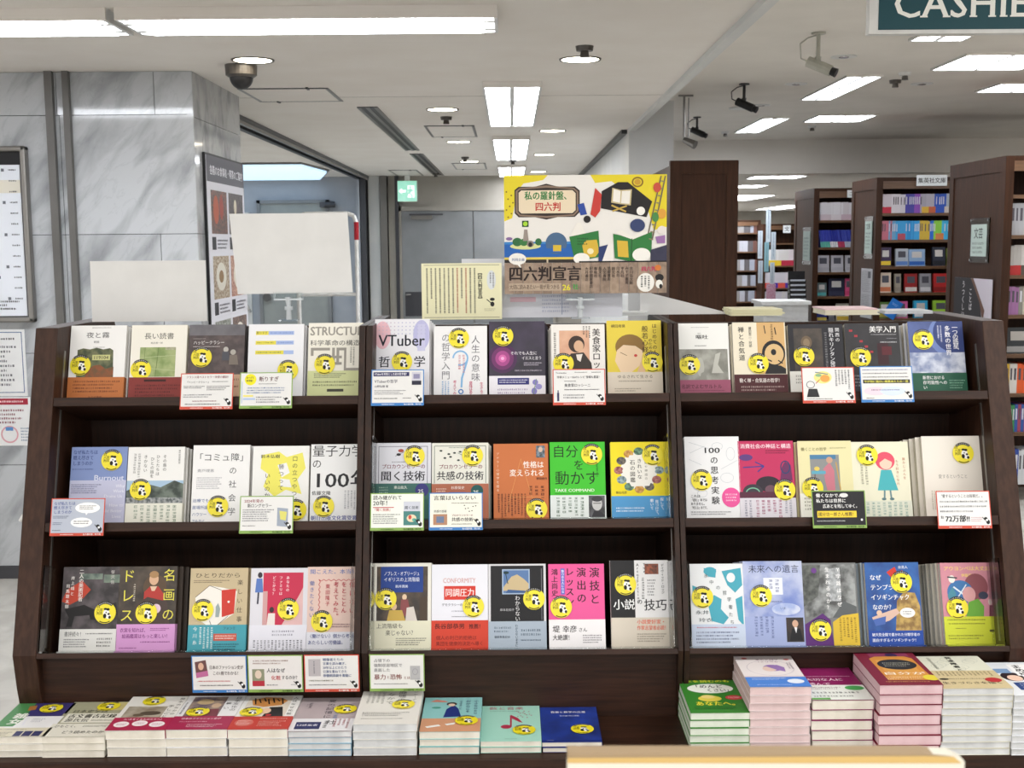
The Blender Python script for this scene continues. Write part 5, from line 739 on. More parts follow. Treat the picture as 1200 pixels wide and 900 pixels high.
card(.092, .542, 0, RD, 'red bordered card with a small wine bottle drawing, under the portrait book', [('h', 'Tournedos', 6, 5, 4.5, ink), ('g', 42, 5, 66, 8, 1, ink), ('g', 74, 5, 92, 8, 1, ink), ('h', '珍事メニューSGのレシピ 登場も豊富！', 8, 13, 5.4, ink, 1, 84), ('g', 22, 22, 44, 25, 1, ink), ('h', '美食家ロッシーニ', 22, 28, 7, ink, 0, 50), ('g', 22, 38, 88, 42, 1, ink), ('r', 8, 46, 12, 62, '3a3a60'), ('r', 9, 41, 11, 46, '3a3a60'), ('g', 20, 48, 60, 58, 2, '5a5a64')])
card(.655, .542, 0, RD, 'red bordered card with a splashed colour drawing and small cartoon figure', [('e', 40, 20, 17, 12, 'e8dc8a'), ('e', 44, 22, 9, 7, 'e8a050'), ('e', 32, 16, 6, 3, '8ab088'), ('l', 26, 10, 50, 14, 1.6, '4a6a88'), ('l', 34, 24, 26, 32, 1.4, 'c06848'), ('o', 16, 34, 8, 7, 1, ink), ('p', [8, 58, 12, 42, 28, 42, 32, 58], '26262a'), ('w', 62, 6, 92, 44, 5, '4a4a54'), ('g', 8, 60, 56, 63, 1, ink)])
card(.787, .543, 0, BL, 'blue bordered card with black and yellow stripe lines, beside the planet book', [('g', 5, 5, 92, 9, 1, blu), ('g', 5, 12, 90, 16, 1, ink), ('g', 5, 19, 92, 23, 1, ink), ('r', 5, 26, 94, 33, '26262c'), ('h', '今が特に面白い推薦本たちの一冊', 7, 27, 5.2, 'f0ea60', 1, 84), ('e', 28, 48, 22, 8, 'ecd0dc'), ('e', 60, 48, 24, 9, 'd0dcf0'), ('g', 20, 44, 74, 48, 1, '5a5a80'), ('g', 10, 60, 24, 63, 1, ink)])
card(-1.023, .258, 0, RD, 'red bordered blue-grey card with two speech balloons, at the left side panel', [('h', 'なぜ私たちは', 5, 6, 7, blu, 1, 40), ('h', '燃え尽きて', 5, 14, 7, blu, 1, 34), ('h', 'しまうのか', 5, 22, 7, blu, 1, 34), ('e', 68, 18, 23, 10, 'f6f6f6'), ('p', [64, 26, 70, 26, 66, 32], 'f6f6f6'), ('g', 53, 13, 84, 22, 3, ink), ('e', 58, 45, 20, 9, 'f6f6f6'), ('g', 44, 41, 72, 49, 2, ink), ('g', 5, 32, 34, 38, 2, '5a6480'), ('g', 5, 44, 22, 50, 2, '5a6480'), ('g', 5, 58, 20, 61, 1, ink)], 'b4bbca')
card(-.605, .260, 0, GN, 'green bordered card with a small book picture, under the yellow line drawing book', [('h', '2024年発の', 8, 6, 7, '8a2c38', 1, 36), ('h', '新ロングセラー', 14, 14, 8, ink, 0, 46), ('g', 6, 24, 64, 48, 6, '5a5a64'), ('g', 6, 54, 30, 57, 1, ink), ('p', [70, 22, 90, 24, 90, 58, 70, 56], '9aa4b4'), ('p', [74, 28, 88, 30, 86, 46, 76, 44], 'd8d470')])
card(-.316, .264, 0, GN, 'green bordered card with bold black numeral 20 and green cover picture', [('h', '読み継がれて', 5, 4, 9, '16161a', 1, 54), ('h', '20年！', 5, 13, 11, '16161a', 1, 34), ('r', 5, 26, 44, 27.5, red), ('h', '「聞く技術」', 5, 28, 6, red, 1, 36), ('g', 5, 38, 56, 58, 5, '5a5a64'), ('r', 62, 16, 93, 60, '46807c'), ('r', 62, 16, 93, 34, 'c8ccd8'), ('h', '聞く技術', 64, 24, 6.5, '26303c', 1, 26), ('e', 77, 47, 9, 7, 'e0d0b0'), ('e', 74, 45, 3, 4, 'c85040'), ('e', 82, 50, 4, 3, '58a898')], 'e9ece4')
card(-.186, .264, 0, BL, 'blue bordered pale card with scattered seed marks, under the cream book', [('h', '言葉はいらない', 8, 5, 9.5, '3a3a30', 0, 80), ('g', 42, 18, 92, 21, 1, '3a3a30'), ('r', 8, 20, 34, 60, 'e4e6da'), ('r', 8, 40, 34, 60, 'b08468'), ('r', 14, 44, 28, 56, '6a7a98'), ('h', '共感の技術', 9, 32, 5.4, ink, 1, 24), ('h', 'プロカウンセラーの', 42, 40, 4.4, '7c2840', 1, 40), ('h', '共感の技術', 42, 46, 8, ink, 1, 40), ('g', 42, 57, 80, 60, 1, ink)] + [('e', 66+(i*7) % 26, 24+(i*5) % 14, 1.3, .9, K) for i in range(7)], 'ebeade')
card(.662, .262, 0, GN, 'green bordered black card with white handwriting and a yellow line', [('h', '働くなかで、', 8, 5, 8, 'f0f0f0', 1, 50), ('h', '私たちは世界に', 8, 15, 8, 'f0f0f0', 1, 56), ('h', '広あとを残してゆく。', 20, 25, 8, 'f0f0f0', 1, 68), ('r', 9, 38, 82, 50, 'e8c838'), ('h', '國分功一郎さん推薦！', 11, 40, 8, '1c1c20', 1, 70), ('g', 8, 55, 60, 58, 1, 'd0d0d0'), ('e', 60, 9, 8, 4, 'd8d8d8')], '1e1e22')
card(.938, .259, 0, RD, 'red bordered white card with dense handwriting and the number 72, at the right side panel', [('h', '〝愛するということは技術だ。〟', 6, 6, 7, ink, 1, 84), ('g', 6, 17, 94, 23, 1, ink), ('g', 6, 26, 92, 32, 1, ink), ('g', 6, 35, 66, 41, 1, ink), ('h', '累計', 6, 46, 6, ink, 1, 6), ('h', '72万部!!', 14, 45, 13, '16161a', 2, 46), ('g', 62, 48, 84, 58, 3, 'c8a0a8')])
card(-.697, 0, 1, BL, 'blue bordered card hanging below the lowest shelf with small dress book picture', [('p', [6, 12, 26, 8, 30, 38, 8, 42], '6a4848'), ('p', [8, 32, 29, 28, 30, 38, 8, 42], 'b86a98'), ('e', 17, 20, 5, 7, 'd8b098'), ('h', '日本のファッション史が', 32, 18, 8, '33241e', 1, 62), ('h', 'この1冊でわかる！', 38, 29, 8, '33241e', 1, 50), ('g', 10, 46, 70, 50, 1, red), ('g', 14, 54, 74, 58, 1, ink)])
card(-.576, 0, 1, GN, 'green bordered hanging card asking about makeup with a small red book picture', [('g', 10, 8, 74, 18, 2, '7a4a3c'), ('r', 8, 26, 30, 54, '8a9078'), ('e', 19, 36, 6, 8, 'd8c8b8'), ('r', 8, 48, 30, 58, 'b03040'), ('h', '人はなぜ', 34, 24, 9, ink, 1, 34), ('h', '化粧', 42, 38, 9, red, 1, 18), ('h', 'するのか？', 61, 38, 8, ink, 1, 32), ('g', 34, 54, 54, 58, 1, '6a6a74'), ('g', 78, 54, 92, 57, 1, '8a8a94')])
card(-.454, 0, 1, RD, 'red bordered hanging card with grey book picture and five blue lines', [('r', 8, 8, 30, 40, 'b4b0b4'), ('w', 16, 12, 20, 36, 1, '6a6a74'), ('h', '戦傷者たちの', 34, 6, 6, '2c4a80', 0, 38), ('h', '言葉を読み継ぎ、', 34, 13.5, 6, '2c4a80', 0, 46), ('h', '20年以上にわたり', 34, 21, 6, '2c4a80', 0, 44), ('h', '公演を重ねてきた', 34, 28.5, 6, '2c4a80', 0, 44), ('h', '俳優朗読劇を書籍に', 34, 36, 6, '2c4a80', 1, 52), ('g', 8, 46, 52, 51, 1, '6a6a50'), ('g', 8, 55, 76, 58, 1, ink)])
card(-.313, 0, 1, GN, 'green bordered hanging card with bold brown words, alone below the middle bay', [('h', '占領下の', 8, 8, 7, '6a6a70', 0, 30), ('h', '強制収容地区で', 8, 17, 7, '6a6a70', 0, 52), ('h', '直面した', 8, 26, 7, '6a6a70', 0, 30), ('h', '暴力', 8, 37, 11, '7a3430', 1, 22), ('h', 'と', 31, 40, 6, '7a3430'), ('h', '恐怖', 37, 37, 11, '7a3430', 1, 22), ('h', 'とは？', 62, 41, 6, '7a3430'), ('g', 8, 54, 70, 57, 1, ink), ('r', 74, 22, 92, 48, 'b0b0b4'), ('o', 83, 33, 5, 6, .8, '8a8a90')])
# clear acrylic rests in front of the lowest books and at the ends of the middle bay
for i, (b0, b1) in enumerate(BAYS):
    t = thing('acrylic_rest', 'clear acrylic book rest on the lowest shelf, %s bay' % ('left', 'middle', 'right')[i], 'book rest', S(b0, ROWS[2]+.0002, .004), (-TH, 0, 0), 'clear acrylic rests')
    w_ = b1-b0-.01
    MB().box(.005, w_, .0, .066, 0.0003, .0033, 'acrylic').build('base_plate', t)
    MB().box(.003, .0055, .0, .066, .0034, .19, 'acrylic').build('end_plate', t); MB().box(w_+.001, w_+.0035, .0, .066, .0034, .19, 'acrylic').build('end_plate', t)
t = thing('acrylic_rest', 'clear acrylic book rest on the middle shelf of the middle bay', 'book rest', S(-.318, ROWS[1]+.0002, .004), (-TH, 0, 0), 'clear acrylic rests')
MB().box(.005, .665, .0, .066, 0.0003, .0033, 'acrylic').build('base_plate', t)
MB().box(.003, .0055, .0, .066, .0034, .19, 'acrylic').build('end_plate', t); MB().box(.666, .6685, .0, .066, .0034, .19, 'acrylic').build('end_plate', t)
# ================================================================ flat piles on the base cabinet
ORD = ('topmost', 'second', 'third', 'fourth', 'fifth', 'sixth', 'seventh', 'eighth', 'ninth', 'tenth')
def pile(x, y, n, H, w_, dep, cov, pg, what, items, band=None, stk=None, covs=None, jit=.002, yaw=0):
    th = H/n
    for k in range(n):      # k = 0 is the top book
        z = ZT+H-k*th; j = random.uniform(-jit, jit); a = yaw+random.uniform(-.006, .006)
        if k == 0: j = 0; a = yaw
        c = covs if (covs and k) else cov
        book('%s, %s in its pile' % (what, ORD[k]), (x+j, y+random.uniform(-.001, .002), z), (-PI/2, 0, a), w_-(.001 if k else 0), dep, th-.0008, c, pg, items if k == 0 else (), band if k == 0 else None, stk if k == 0 else None, 'flat pile of ' + what+'s')
RT = [
(-1.091, 2.314, 3, .044, .126, .180, 'e8e6e0', 'pages', 'navy and green topped white book', [('r', 0, 0, 100, 58, '3a3470'), ('r', 18, 58, 100, 110, 'eeeef0'), ('p', [0, 0, 30, 0, 36, 70, 30, 100, 0, 100], '4a8a50'), ('p', [24, 14, 36, 10, 40, 30, 28, 34], 'a87038'), ('v', '雑女', 14, 44, 24, 'f0f0ea', 2), ('g', 52, 66, 72, 84, 3, '8a8aa0'), ('l', 40, 60, 44, 96, 4, 'e8e8f0')], (108, 'dcd6c0', [('g', 6, 112, 60, 118, 1, '5a5440'), ('r', 46, 122, 58, 142, '3a3c68'), ('r', 60, 122, 74, 142, '3a3c68'), ('r', 76, 122, 90, 142, '3a3c68'), ('g', 6, 124, 40, 140, 3, '5a5440')]), (66, 26)),
(-.971, 2.312, 3, .044, .129, .186, 'd9d5c8', 'pages', 'olive striped book', [('r', 0, 0, 100, 94, 'aaa98e'), ('r', 8, 50, 100, 88, 'ebe9dc'), ('h', '日本史学は', 12, 34, 13, '38382c', 1, 60), ('h', '古文書古記録', 12, 52, 17, '38382c', 2, 80), ('h', '源氏伝', 12, 70, 15, '38382c', 1, 40), ('g', 56, 74, 92, 82, 2, '5a5a48'), ('p', [48, 4, 96, 2, 98, 36, 52, 38], 'd8cc8c')], (94, 'e9e6da', [('h', 'ひもとく、', 6, 98, 12, '34342c', 0, 40), ('h', 'どう読めたのか', 26, 122, 12, '34342c', 1, 68), ('g', 52, 100, 92, 108, 2, '5a5a50')]), (66, 22)),
(-.840, 2.313, 3, .057, .123, .184, 'e9e7e2', 'pages', 'white book with sepia animal picture and crimson band', [('r', 8, 46, 76, 98, '@b4ac9c,8a7c68,10'), ('e', 54, 76, 18, 9, '5c5044'), ('e', 36, 84, 10, 6, '6a5c4c'), ('v', '絵本のなかの', 88, 8, 9, '44403a', 0, 80), ('v', '手しごと', 76, 40, 11, '3a3630', 0, 60)], (97, 'b02a50', [('h', '〔いきをくるものたちへ〕', 14, 101, 8, 'f8e8ee', 1, 72), ('e', 20, 126, 13, 12, 'f4e8ec'), ('e', 50, 122, 13, 12, 'f4e8ec'), ('e', 80, 126, 13, 12, 'f4e8ec'), ('g', 12, 122, 28, 130, 2, 'c08098'), ('g', 42, 118, 58, 126, 2, 'c08098'), ('g', 72, 122, 88, 130, 2, 'c08098')]), (45, 24)),
(-.716, 2.313, 3, .057, .126, .184, 'e9e9ea', 'pages', 'white book with crowd woodcut and crimson band', [('r', 12, 6, 70, 90, '@a89484,5c5068,14'), ('e', 36, 28, 14, 12, 'c8b088'), ('e', 30, 60, 9, 10, 'd8b8a0'), ('e', 58, 44, 8, 10, 'd0b498'), ('p', [44, 90, 50, 60, 66, 58, 70, 90], '7a4048'), ('v', '日本文化の', 84, 6, 11, '33333a', 0, 64), ('v', '装い', 72, 30, 10, '33333a', 0, 40), ('w', 2, 30, 8, 80, 1, '6a6a74')], (92, 'a82a52', [('h', '日本のファッション史が', 14, 98, 8, 'f8e8ee', 1, 66), ('g', 14, 112, 60, 118, 1, 'f0d0dc'), ('g', 30, 124, 88, 138, 3, 'f0d0dc')]), (34, 74)),
(-.589, 2.312, 3, .057, .123, .184, 'ebebe9', 'pages', 'white book with tiger and black ink and red band', [('r', 8, 4, 84, 96, 'ddd4c8'), ('p', [14, 20, 36, 8, 64, 10, 78, 24, 70, 44, 40, 52, 20, 44], 'c88a4c')] + [('l', 18+i*8, 12+(i % 2)*4, 24+i*8, 40-(i % 3)*6, 2.6, '2a2420') for i in range(7)] + [('p', [46, 96, 52, 54, 74, 52, 82, 96], '232328'), ('e', 48, 70, 9, 12, 'e4c4a8'), ('v', '人はなぜ化粧', 86, 8, 9, '33333a', 0, 84), ('e', 56, 88, 5, 4, 'b83038')], (96, 'c23a30', [('e', 22, 122, 16, 15, 'd06a60'), ('g', 10, 112, 34, 132, 4, 'f0d0c8'), ('g', 46, 104, 92, 108, 1, 'f4dcd4'), ('g', 46, 114, 92, 138, 4, 'f0c8c0')]), (24, 76)),
(-.465, 2.311, 4, .053, .130, .180, 'b5a8ac', 'pages_grey', 'grey-mauve hardback with pale blue edges', [('v', '夏の記憶に立つ', 46, 8, 14, '4c4850', 0, 112), ('g', 12, 26, 20, 40, 2, '7a7078'), ('v', '柳与志夫', 16, 22, 6, '5a545c'), ('w', 60, 40, 72, 90, 1, '5a80b0')], (90, 'e6e6ea', [('r', 8, 104, 48, 132, '232c60'), ('h', '口述童者', 10, 112, 8, 'e8e8f4', 1, 34), ('h', '社', 54, 96, 18, '3a3a40', 0), ('w', 66, 92, 94, 128, 4, 'b04a58'), ('w', 50, 100, 60, 128, 1, '5a5a60')]), (79, 52)),
(-.331, 2.311, 4, .068, .131, .186, 'e4e2dc', 'pages_grey', 'white hardback with pencil sketched title', [('g', 6, 5, 40, 12, 1, 'a0a0a0'), ('w', 8, 14, 40, 60, 4, 'a8a8a4'), ('v', '廃墟の', 60, 6, 14, '4a4a48', 0, 46), ('v', 'なかで', 42, 14, 14, '6a6a66', 0, 52), ('v', 'ジャーナル', 84, 6, 9, '6a6a66', 0, 54), ('g', 10, 94, 84, 112, 3, '3c3c3a'), ('g', 10, 118, 76, 124, 1, '6a6a68')], None, (72, 66)),
(-.196, 2.314, 3, .049, .125, .184, '8fc8c8', 'pages', 'turquoise book with navy dress figure', [('r', 0, 92, 100, 147, 'd29a78'), ('p', [0, 92, 30, 98, 62, 90, 100, 96, 100, 104, 0, 108], 'd29a78'), ('p', [40, 52, 52, 34, 60, 50, 66, 84, 36, 88], '24347c'), ('e', 48, 30, 9, 8, '3a2c2c'), ('e', 48, 34, 6, 6, 'e8ccb8'), ('p', [10, 20, 20, 10, 36, 16, 42, 22], 'd88a78'), ('e', 22, 46, 8, 4, '4a9a88'), ('v', '小さなひとり', 86, 14, 8, '2c2c60', 1, 64), ('v', 'だからこそ', 72, 14, 9, '2c2c60', 1, 56), ('v', 'できること', 60, 16, 7, '2c2c60', 0, 40), ('p', [8, 126, 30, 118, 34, 124, 12, 132], 'f0f0ea'), ('p', [40, 116, 58, 110, 56, 118, 44, 122], 'f0f0ea')], None, (76, 104)),
(-.071, 2.317, 2, .026, .126, .186, 'a5d8c8', 'pages', 'mint green book with a crimson music note', [('h', '数と音楽', 12, 5, 13, 'b04860', 0, 60), ('g', 14, 22, 64, 26, 1, '6a9a88'), ('e', 42, 90, 9, 8, 'b0304c'), ('l', 50, 42, 50, 90, 3, 'b0304c'), ('p', [50, 40, 62, 54, 70, 74, 64, 70, 52, 56], 'b0304c')] + [('e', 60+(i*11) % 26, 24+(i*7) % 30, 1.3, 1.3, 'b0304c') for i in range(14)] + [('g', 40, 138, 60, 141, 1, '6a9a88')], None, (72, 106)),
(.056, 2.319, 2, .022, .124, .184, '1b2f78', 'pages', 'glossy navy book with a faint blue glow', [('r', 0, 0, 100, 140, '@182a6c,2440a0,4'), ('h', '音楽と数学の交差', 18, 18, 9, 'f0f0f8', 1, 62), ('h', '桜井進×坂口博樹', 34, 36, 5.5, 'c8cce8', 1, 34), ('g', 8, 140, 20, 143, 1, 'a0a8d0')], None, (70, 98)),
(.362, 2.322, 5, .081, .124, .190, '3f8a34', 'pages_green', 'green book with white cloud title', [('r', 0, 0, 100, 153, '38822e'), ('h', '本を読むのも', 10, 6, 12, 'e0e040', 2, 80), ('e', 50, 46, 40, 22, 'f0f4ec'), ('h', '「めんど', 18, 28, 17, '1c241c', 1, 56), ('h', 'くさい」', 42, 46, 16, '1c241c', 1, 46), ('e', 42, 92, 20, 13, 'e0d050'), ('e', 40, 84, 12, 8, 'ecd880'), ('h', 'あなたへ。', 14, 104, 19, 'e6dc40', 2, 76), ('e', 84, 88, 15, 10, 'c83c44'), ('g', 74, 84, 94, 92, 2, 'f4d8d8'), ('g', 10, 128, 80, 140, 2, '1c4a18')], None, None),
(.483, 2.320, 8, .135, .126, .186, 'e4d6d6', 'pages_pink', 'pink-edged book with a purple-haired head', [('r', 0, 0, 100, 96, 'eee6e6'), ('o', 52, 60, 40, 36, 1, 'c8c0c8'), ('h', '本とアロマ', 34, 16, 8, '8a5c7c', 1, 40), ('h', '1ミリでも', 36, 28, 6, '8a5c7c', 1, 36), ('e', 56, 60, 16, 15, '9a78b8'), ('e', 50, 64, 12, 12, 'e8ccc0'), ('p', [44, 50, 66, 46, 76, 58, 74, 78, 62, 70], '9a78b8'), ('e', 16, 14, 5, 4, 'd87878'), ('e', 88, 20, 5, 4, 'd88080'), ('w', 82, 36, 92, 66, 2, '9a8a9a')], (104, '4a84d8', [('g', 10, 108, 66, 118, 2, 'e0ecfc'), ('e', 80, 124, 14, 10, 'e8f0fc'), ('g', 14, 136, 70, 142, 1, 'd0e0fc')]), None),
(.611, 2.318, 5, .108, .126, .186, '8a1f5c', 'pages', 'purple-magenta book with white lower band', [('g', 8, 40, 90, 44, 1, 'e8c0d8'), ('h', '大切な人に', 10, 50, 13, 'f4e0ec', 1, 64), ('h', '読んで', 10, 70, 13, 'f4e0ec', 1, 38)], (84, 'e9ece6', [('e', 82, 98, 16, 10, '4aa858'), ('g', 6, 92, 60, 104, 2, '7a2050'), ('g', 6, 112, 84, 124, 1, '4a4a48'), ('g', 6, 128, 70, 138, 1, '4a4a48'), ('r', 0, 140, 30, 148, '6aa858')]), None),
(.739, 2.291, 7, .150, .128, .190, '7c2038', 'pages_rose', 'maroon book with orange frame and black oval', [('r', 22, 2, 88, 22, '8c3a5c'), ('e', 60, 14, 10, 9, '3a2450'), ('p', [18, 30, 30, 20, 80, 20, 90, 30, 94, 128, 20, 128], 'd08c3c'), ('p', [26, 36, 82, 36, 84, 120, 28, 120], 'd89c4c'), ('e', 56, 58, 32, 24, '20242c'), ('g', 34, 48, 78, 68, 3, 'c8c8b8'), ('h', '自分が', 20, 92, 13, 'f0e8dc', 1, 70), ('g', 20, 112, 80, 126, 2, 'f0dcc4'), ('g', 14, 132, 84, 138, 1, 'e8c070'), ('e', 92, 118, 13, 12, 'e0d040')], None, None),
(.867, 2.289, 10, .142, .142, .188, 'd9d5c4', 'pages_grey', 'cream patterned book with sand lower half', [('r', 0, 0, 100, 64, 'dedfce')] + [('o', 14+(i*23) % 76, 12+(i*17) % 44, 9, 9, .6, 'b8c0b4') for i in range(9)] + [('r', 0, 62, 100, 132, 'cfbf96'), ('v', '発達障害と', 46, 4, 10, '2c2c2c', 2, 62), ('w', 16, 8, 24, 56, 1, '6a6a64'), ('w', 10, 66, 92, 84, 14, '6a6048'), ('g', 10, 92, 90, 98, 1, '5a5040'), ('h', '生きづらさを描く', 6, 106, 10, '3a342c', 1, 88), ('e', 84, 100, 12, 9, 'b83038'), ('e', 14, 96, 7, 3.4, '2a2824')], None, None),
(1.010, 2.286, 9, .128, .129, .188, 'e6e8ec', 'pages_grey', 'white comic cover book with a dark-haired girl', [('r', 0, 0, 100, 146, 'e0e4ea'), ('e', 30, 66, 18, 20, '2c2026'), ('e', 32, 72, 12, 13, 'ecc8b4'), ('r', 42, 10, 78, 62, 'f4f4f4'), ('v', 'まめゆ', 46, 12, 17, '26262c', 2, 50), ('r', 78, 0, 100, 30, 'c83838'), ('r', 10, 30, 36, 50, '7a9ac0'), ('p', [20, 92, 100, 84, 100, 120, 20, 124], '22407c'), ('g', 28, 94, 92, 116, 3, 'd0dcf0'), ('e', 44, 132, 20, 10, 'f6f6f6')], None, None),
]
for x, y, n, H, w_, dep, cov, pg, what, items, band, stk in RT: pile(x, y, n, H, w_, dep, cov, pg, what, items, band, stk, covs='9fc3d6' if 'mauve' in what else None)
# ================================================================ boards and papers standing on top of the display
ZU = 1.4175
t = thing('blank_board', 'blank white board leaning upright at the left end of the display top', 'board', (-.890, 2.90, ZU), (-.03, 0, 0))
MB().box(-.143, .140, 0, .005, 0, .149, 'paper_white').build('board', t); MB().box(-.05, .05, .005, .05, 0, .004, 'acrylic').build('foot', t)
def clip_stand(x, ztop, label):
    t = thing('clip_stand', label, 'stand', (x, 2.895, ZU), group='clear clip stands on the display top')
    MB().box(-.022, .022, -.02, .02, 0, .003, 'acrylic').build('foot', t)
    MB().cyl((0, 0, .003), (0, 0, ztop*.45), .007, .006, 'clear_plastic', 10).cyl((0, 0, ztop*.45), (0, 0, ztop*.6), .010, .010, 'clear_plastic', 10).cyl((0, 0, ztop*.6), (0, 0, ztop), .005, .009, 'clear_plastic', 10).build('stem', t)
    MB().box(-.035, .035, -.006, -.003, ztop-.004, ztop+.012, 'acrylic').box(-.035, .035, .008, .011, ztop-.004, ztop+.012, 'acrylic').box(-.035, .035, -.006, .011, ztop-.008, ztop-.004, 'clear_plastic').build('clip', t)
clip_stand(-.547, .058, 'clear clip stand holding the tilted blank board'); clip_stand(.169, .052, 'clear clip stand holding the illustrated poster')
t = thing('blank_board', 'tilted blank white board held up in a clear clip stand', 'board', (-.536, 2.895, 1.479), (-.02, -.085*-1*.35, 0))
MB().hexa([(a, b, c) for a, b, c in ((-.135, 0, .000), (.147, 0, .011), (-.135, .004, .000), (.147, .004, .011), (-.156, 0, .195), (.132, 0, .204), (-.156, .004, .195), (.132, .004, .204))], 'paper_white').build('board', t)
t = thing('text_sheet', 'cream sheet of vertical text with a thin border beside the poster', 'notice', (-.219, 2.885, ZU)); MB().box(0, .196, 0, .003, 0, .137, 'ece9c4').build('sheet', t)
art('text_columns', .196, [('r', 3, 2, 97, 2.5, '6a6a5c'), ('r', 3, 67, 97, 67.5, '6a6a5c'), ('e', 87, 21, 5.5, 12, 'dde2e6'), ('w', 84, 12, 91, 30, 2, '6a6a74'), ('v', '【四六判宣言】', 70, 9, 5.8, '2a2a26', 2, 38), ('e', 88, 45, 3, 2, '222222'), ('e', 88, 51, 2.6, 3, '222222'), ('l', 81, 45, 87, 50, 1, '222222'), ('g', 78, 56, 92, 60, 2, 'b8b498')] +
    [('w', 5+i*5.4, 6, 8.4+i*5.4, 62 if i not in (1, 8) else 44, 1, 'b0604c' if i in (7, 9) else '5c5c54') for i in range(12)], t, -.0004, H=.137)
t = thing('paper_sheet', 'pale lilac printed sheet standing behind the cream sheet and the poster', 'paper', (-.123, 2.94, ZU), (-.05, 0, 0)); MB().box(0, .40, 0, .002, 0, .147, 'dddfe8').build('sheet', t)
art('sheet_lines', .40, [('r', 30, 20, 46, 21, 'd0a0b0'), ('r', 30, 24, 46, 27, 'e0bcc8'), ('r', 46, 14, 80, 15, 'a8b0c8'), ('g', 50, 18, 70, 34, 7, 'b8bcd0'), ('r', 62, 16, 62.6, 35, 'a8b0c8')], t, -.0006, H=.147)
